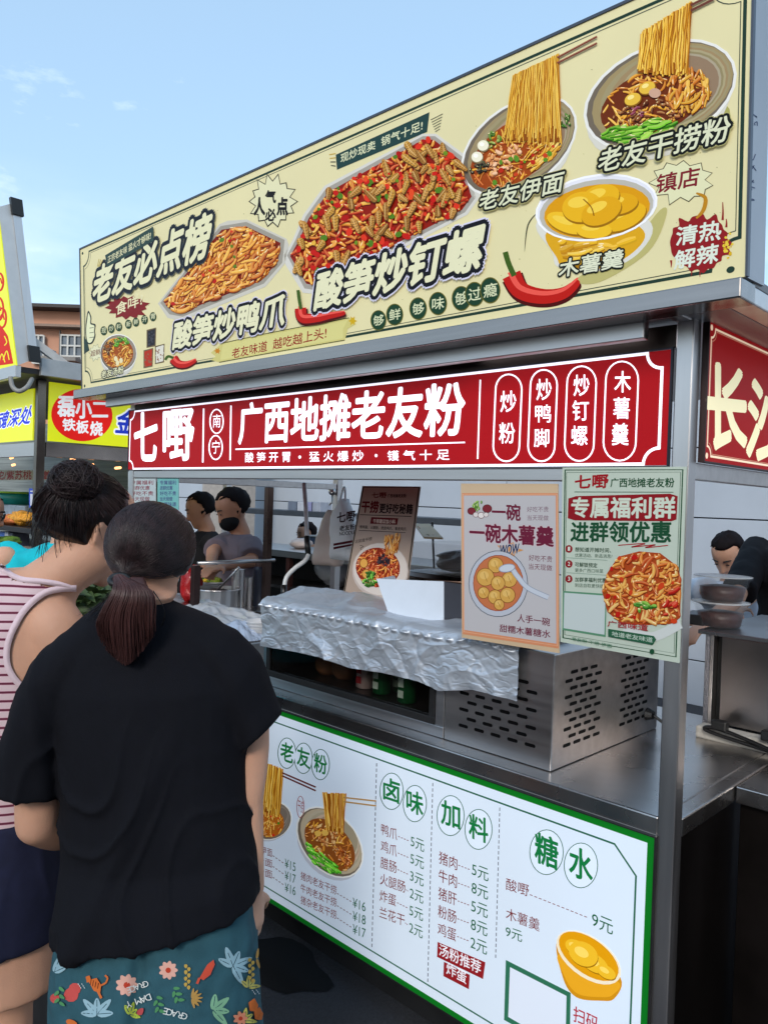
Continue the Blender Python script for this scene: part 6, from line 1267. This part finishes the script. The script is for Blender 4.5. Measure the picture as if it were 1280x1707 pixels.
# bun hair
hr = hf.cross(ZU).normalized(); hu = hr.cross(hf).normalized(); sc = hc+hu*.015-hf*.016; ha_, hb_, hh_ = .092, .117, .102
mb = MB(); mb.ball(sc, hr*ha_, hf*hb_, hu*hh_, 40, 26)
for i, v in enumerate(mb.v):
    d = v-sc; k = d.dot(hf)
    if k > .05: mb.v[i] = v-hf*(k-.05)-d*.06
    z = d.dot(hu)
    if z < -.06: mb.v[i] = mb.v[i]+hu*(-.06-z)*.7
for i, v in enumerate(mb.v):
    e = hc+hr*.075-hu*.014; d = (v-e).length
    if d < .046: mb.v[i] = v-hr*(.046-d)*.9
hair = mb.build('hair', HAIRB, wbn, smooth=True)
bun = D(127, 803, FB-.03); td = (bun-sc).normalized(); paths = []; k = 0
while k < 2400:
    d = V((rd.gauss(0, 1), rd.gauss(0, 1), rd.gauss(0, 1))).normalized()
    if d.dot(hf) > .45 or d.dot(hu) < -.45: continue
    if (ell_pt(d)-(hc+hr*.075-hu*.014)).length < .042: continue
    k += 1; P = []; m_ = rd.uniform(.3, 1); loose = rd.uniform(0, .05)+(.05 if rd.random() < .12 else 0)
    for i in range(10):
        t = i/9*m_; dd = d.lerp(td, t); p = ell_pt(dd); P.append((sc+(p-sc)*(1.005+loose*sin(pi*t)+.02*rd.random()*.3)))
    paths.append(P)
strands('hair_strands', paths, .0007, HAIRS, hair)
mb = MB(); mb.ball(bun, rh*.047, fh*.042, ZU*.04, 24, 16)
for i, v in enumerate(mb.v): mb.v[i] = bun+(v-bun)*(1+.25*noise.noise((v-bun)*28))
bn_ = mb.build('hair_bun', HAIRB, hair, smooth=True); paths = []
for k in range(600):
    ax = V((rd.gauss(0, 1), rd.gauss(0, 1), rd.gauss(0, 1))).normalized(); a = ax.orthogonal().normalized(); b = ax.cross(a); r0 = rd.uniform(.85, 1.2); t0 = rd.uniform(0, 6.3); P = []; hgt = rd.uniform(-.5, .5)
    for i in range(9): t = t0+i*.3; q = (a*cos(t)+b*sin(t))*math.sqrt(1-hgt*hgt)+ax*hgt; P.append(bun+(rh*q.dot(rh)*.051+fh*q.dot(fh)*.046+ZU*q.dot(ZU)*.042)*r0)
    paths.append(P)
strands('bun_strands', paths, .0008, HAIRS, bn_); paths = []
for k in range(60):   # loose ends: down the nape on the left and over the bun
    x0 = rd.uniform(58, 120); y0 = rd.uniform(820, 880); x1 = x0-rd.uniform(5, 34)*(1 if x0 < 90 else .2); y1 = y0+rd.uniform(25, 75); F0 = FB-.045+rd.uniform(0, .05); paths.append(catmull([D(x0+14, y0-18, F0), D(x0, y0, F0-.01), D((x0+x1)/2-2, (y0+y1)/2+4, F0-.01), D(x1+4, y1, F0)], 4))
for k in range(60):
    a = rd.uniform(-2.6, .2); r_ = rd.uniform(25, 42); x0, y0 = 126+22*cos(a), 806+20*sin(a); paths.append(catmull([D(x0, y0, FB-.02), D(126+r_*cos(a+.2), 806+r_*.85*sin(a+.2), FB-.02), D(126+r_*1.15*cos(a+.5), 806+r_*.95*sin(a+.5), FB-.01)], 4))
for k in range(50):   # nape fall
    x = rd.uniform(70, 165); paths.append(catmull([D(x+rd.uniform(-8, 8), 835, FB-.068+abs(x-118)*.0006), D(x+rd.uniform(-6, 6), 868, FB-.068+abs(x-118)*.0007), D(x+rd.uniform(-4, 10), 896+rd.uniform(-8, 14), FB-.045+abs(x-118)*.0007)], 4))
strands('loose_strands', paths, .0007, HAIRB, hair)

# ---- background people
def figure(label, F, px, zh, face, shirt, hairc, skin=SKIN, arms=(), lean=(0, 0), mask=None, pants='2a2a30', hw=.2, longhair=False, apron=None, group=None, z0=0, vx=.011):
    """zh = height of the head centre; arms: list of (elbow, wrist) world points, right then left"""
    b = PZ(px, z0, F); head = PZ(px, zh, F); face = V(face).normalized(); t = thing('person', label, 'person', b, group)
    ft = V((face.x, face.y, 0)).normalized(); rt = ft.cross(ZU).normalized(); hip = b+V((0, 0, .9*zh/1.5-z0*0))-V((lean[0], lean[1], 0)); sh = V((head.x, head.y, zh-.195))-ft*.05
    mb = MB(); headmb(mb, head, face, ZU, 1.0); mb.tube([head-ZU*.06-ft*.02, sh+ZU*.06-ft*.01, sh], [.055, .055, .07], 14)
    mb.loft([ring(hip, rt*.15, ft*.1, 20), ring(hip.lerp(sh, .5), rt*.14, ft*.1, 20), ring(hip.lerp(sh, .88), rt*.17, ft*.1, 20), ring(sh+ZU*.02, rt*.1, ft*.06, 20)])
    for k in (-1, 1): limb(mb, [hip+rt*k*.085, V((hip.x, hip.y, z0+.45))+rt*k*.09, V((b.x, b.y, z0+.07))+rt*k*.09], [.085, .06, .04]); mb.loft([ring(V((b.x, b.y, z0+.035))+rt*k*.09+ft*q, rt*.035, ZU*.03, 10) for q in (-.06, .02, .15)])
    S = []
    for k, (e, w_) in zip((1, -1), arms):
        s0 = sh+rt*k*(hw-.02)-ZU*.015; limb(mb, [s0, s0.lerp(e, .5), e], [.048, .043, .038]); limb(mb, [e, e.lerp(w_, .5), w_], [.038, .034, .025]); hand(mb, w_, (w_-e), -ZU+ft*.2, 1, .5, -k); S.append((s0, e))
    v, f = vox(mb, vx, 4); mkobj('body', v, f, skin, parent=t, smooth=True)
    mb = MB(); hm = hip-ZU*.06
    mb.loft([ring(hm, rt*.19, ft*.14, 22, 2.3), ring(hip.lerp(sh, .4), rt*.18, ft*.135, 22, 2.3), ring(hip.lerp(sh, .82), rt*hw, ft*.13, 22, 2.3), ring(sh+ZU*.0, rt*hw*.8, ft*.1, 22, 2), ring(sh+ZU*.045, rt*.07, ft*.07, 22, 2)])
    for s0, e in S: P = s0.lerp(e, .85); mb.tube([s0-(e-s0)*.12, s0.lerp(e, .4), P], [.07, .072, .075], 16)
    v, f = vox(mb, vx, 3, folds(.008, 16, 6, px)); mkobj('shirt', v, f, pm('shirt_'+shirt, shirt, .85, 0, .1, 20, spec=.2), parent=t, smooth=True)
    mb = MB(); mb.loft([ring(hip+ZU*.02, rt*.165, ft*.12, 20), ring(hip-ZU*.12, rt*.185, ft*.13, 20)]); 
    for k in (-1, 1): mb.loft([ring(hip-ZU*.08+rt*k*.09, rt*.1, ft*.11, 16), ring(V((hip.x, hip.y, z0+.45))+rt*k*.09, rt*.085, ft*.085, 16), ring(V((b.x, b.y, z0+.09))+rt*k*.09, rt*.07, ft*.07, 16)])
    v, f = vox(mb, .012, 3); mkobj('trousers', v, f, pm('trousers_'+pants, pants, .85, spec=.2), parent=t, smooth=True)
    r_, u_ = face.cross(ZU).normalized(), None; u_ = r_.cross(face).normalized(); mb = MB(); sc = head+u_*.022-face*.016; mb.ball(sc, r_*.084, face*.108, u_*.104, 26, 18)
    for i, q in enumerate(mb.v):
        d = q-sc; k = d.dot(face); z = d.dot(u_)
        if k > .025 and z < .055: mb.v[i] = mb.v[i]-face*(k-.0)-d*.2
        if z < -.06: mb.v[i] = mb.v[i]+u_*(-.06-z)*.8
        mb.v[i] = mb.v[i]+(d*.12*noise.noise(q*45))
    hr_ = mb.build('hair', HAIRF, t, smooth=True)
    for k in (-1, 1):
        mb = MB(); e_ = head+u_*.008+r_*k*.03+face*.0885; mb.ball(e_, r_*.011, face*.003, u_*.0042, 10, 6); mb.tube([head+u_*.03+r_*k*.014+face*.0925, head+u_*.034+r_*k*.032+face*.087, head+u_*.029+r_*k*.05+face*.074], [.0035, .004, .002], 6)
        mb.build('eye', BLKP, t, smooth=True)
    if mask: mb = MB(); mc = head-u_*.06+face*.048; mb.ball(mc, r_*.07, face*.064, u_*.055, 20, 14); mb.build('face_mask', pm('mask_'+mask, mask, .8, spec=.2), t, smooth=True)
    if apron: mkobj('strap', *(lambda m: (m.v, m.f))(MB().tube([sh+rt*.1+ft*.1+ZU*.01, sh-ZU*.2+rt*.02+ft*.16, hip-rt*.12+ft*.15+ZU*.1], .028, 12)), pm('strap_'+apron, apron, .7), parent=t, smooth=True)
    return t
vf = -rh*.75-fh*.45-ZU*.5
hm_ = D(384, 848, 4.6).z
figure('person in grey T-shirt and black face mask working behind the steel rail', 4.6, 388, hm_, vf, '6a6068', '', SKIN2, [(D(355, 920, 4.45), D(352, 942, 4.2)), (D(420, 935, 4.35), D(372, 945, 4.15))], (-.05, -.05), '121214', '4a464c', .2)
figure('person in black top with tied hair behind the masked vendor', 5.5, 334, D(334, 850, 5.5).z, -rh*.8-fh*.3-ZU*.35, '17171a', '', SKIN2, [(D(300, 930, 5.4), D(290, 950, 5.2)), (D(372, 930, 5.3), D(340, 955, 5.1))], (0, 0), None, '2a2a30', .18)
figure('person with dark hair and blue mask far behind the stall, below the rack shelf', 8.0, 512, D(512, 890, 8.0).z, -rh*.7-fh*.5-ZU*.2, '3a8a98', '', SKIN, [(D(490, 945, 7.9), D(488, 965, 7.7)), (D(538, 945, 7.9), D(525, 965, 7.7))], (0, 0), '5a9ab0', '2a2a30', .17)
figure('person in white T-shirt leaning over at the right, behind the food tubs', 4.2, 1216, D(1216, 925, 4.2).z, -rh*.5-fh*.5-ZU*.6, 'c4ccd8', '', SKIN, [(D(1180, 985, 4.1), D(1210, 1010, 3.9)), (D(1260, 985, 4.1), D(1235, 1010, 3.9))], (-.25, .1), None, '3a3c46', .19)
figure('person in black clothes with an orange strap at the right photo edge', 3.5, 1350, D(1350, 852, 3.5).z, -rh*.7-fh*.5-ZU*.4, '141418', '', SKIN, [(D(1225, 1000, 3.4), D(1180, 1035, 3.3)), (D(1350, 1000, 3.4), D(1300, 1040, 3.3))], (.05, .0), None, '202024', .29, apron='b0602c')
figure('person in teal shirt bending over at the left stall, behind the striped tank top', 2.7, 122, D(122, 832, 2.7).z, -rh*.2+fh*.9-ZU*.6, '18b0bc', '', SKIN, [(D(140, 1010, 2.8), D(130, 1040, 2.95)), (D(30, 985, 2.75), D(25, 1020, 2.95))], (.02, -.12), None, '2a2a34', .22)
tg = figure('person with glasses and black hair at the far left photo edge', 4.0, -26, D(-26, 855, 4.0).z, fh*.3+rh*.8-ZU*.25, '2c3038', '', SKIN2, [(D(20, 990, 4.1), D(50, 990, 4.2)), (D(-60, 990, 4.1), D(-50, 1000, 4.2))], (0, 0), None, '2a2a34', .19)
gc = PZ(-26, D(-26, 855, 4.0).z, 4.0); f_ = (fh*.3+rh*.8-ZU*.25).normalized(); r_ = f_.cross(ZU).normalized(); u_ = r_.cross(f_)
mb = MB()
for k in (-1, 1): mb.tube([gc+f_*.096+r_*k*.032+u_*.006+(r_*cos(t)*.024+u_*sin(t)*.018) for t in [2*pi*i/14 for i in range(15)]], .0022, 6); mb.tube([gc+f_*.096+r_*k*.056+u_*.008, gc+f_*.0+r_*k*.08+u_*.006], .002, 6)
mb.build('glasses', BLKP, tg)
# greens and a red bag on the front tables between the two women
p = D(140, 985, 2.35); gt = thing('greens_heap', 'heap of leafy greens on a low stand beyond the two women', 'vegetables', V((p.x, p.y, 0)))
bx('stand', STEELD, gt, p.x-.16, p.x+.16, p.y-.14, p.y+.14, 0, p.z-.05); mb = MB(); mb.ball(V((p.x, p.y, p.z-.045)), (.13, 0, 0), (0, .11, 0), (0, 0, .05), 20, 10)
for k in range(260):
    c = V((p.x, p.y, p.z-.04))+V((rd.uniform(-.13, .13), rd.uniform(-.11, .11), rd.uniform(0, .06))); a = V((rd.gauss(0, 1), rd.gauss(0, 1), rd.gauss(0, .5))).normalized(); b = a.orthogonal().normalized(); L = rd.uniform(.02, .045); mb.add([c-a*L, c+b*L*.3, c+a*L, c-b*L*.3], [(0, 1, 2, 3)])
mb.build('leaves', pm('leaf_green', '33481e', .6, 0, .5, 40), gt)
p = D(178, 968, 2.6); rbx = lumpy('plastic_bag', 'red net bag between the two women, beyond the greens', 'bag', V((p.x, p.y, p.z-.08)), .08, .08, .09, redm, .3, 9)
sb = bx('bag_stand', STEELD, None, p.x-.12, p.x+.12, p.y-.1, p.y+.1, 0, p.z-.081); tag(sb, 'low dark steel stand under the red net bag', 'stand')
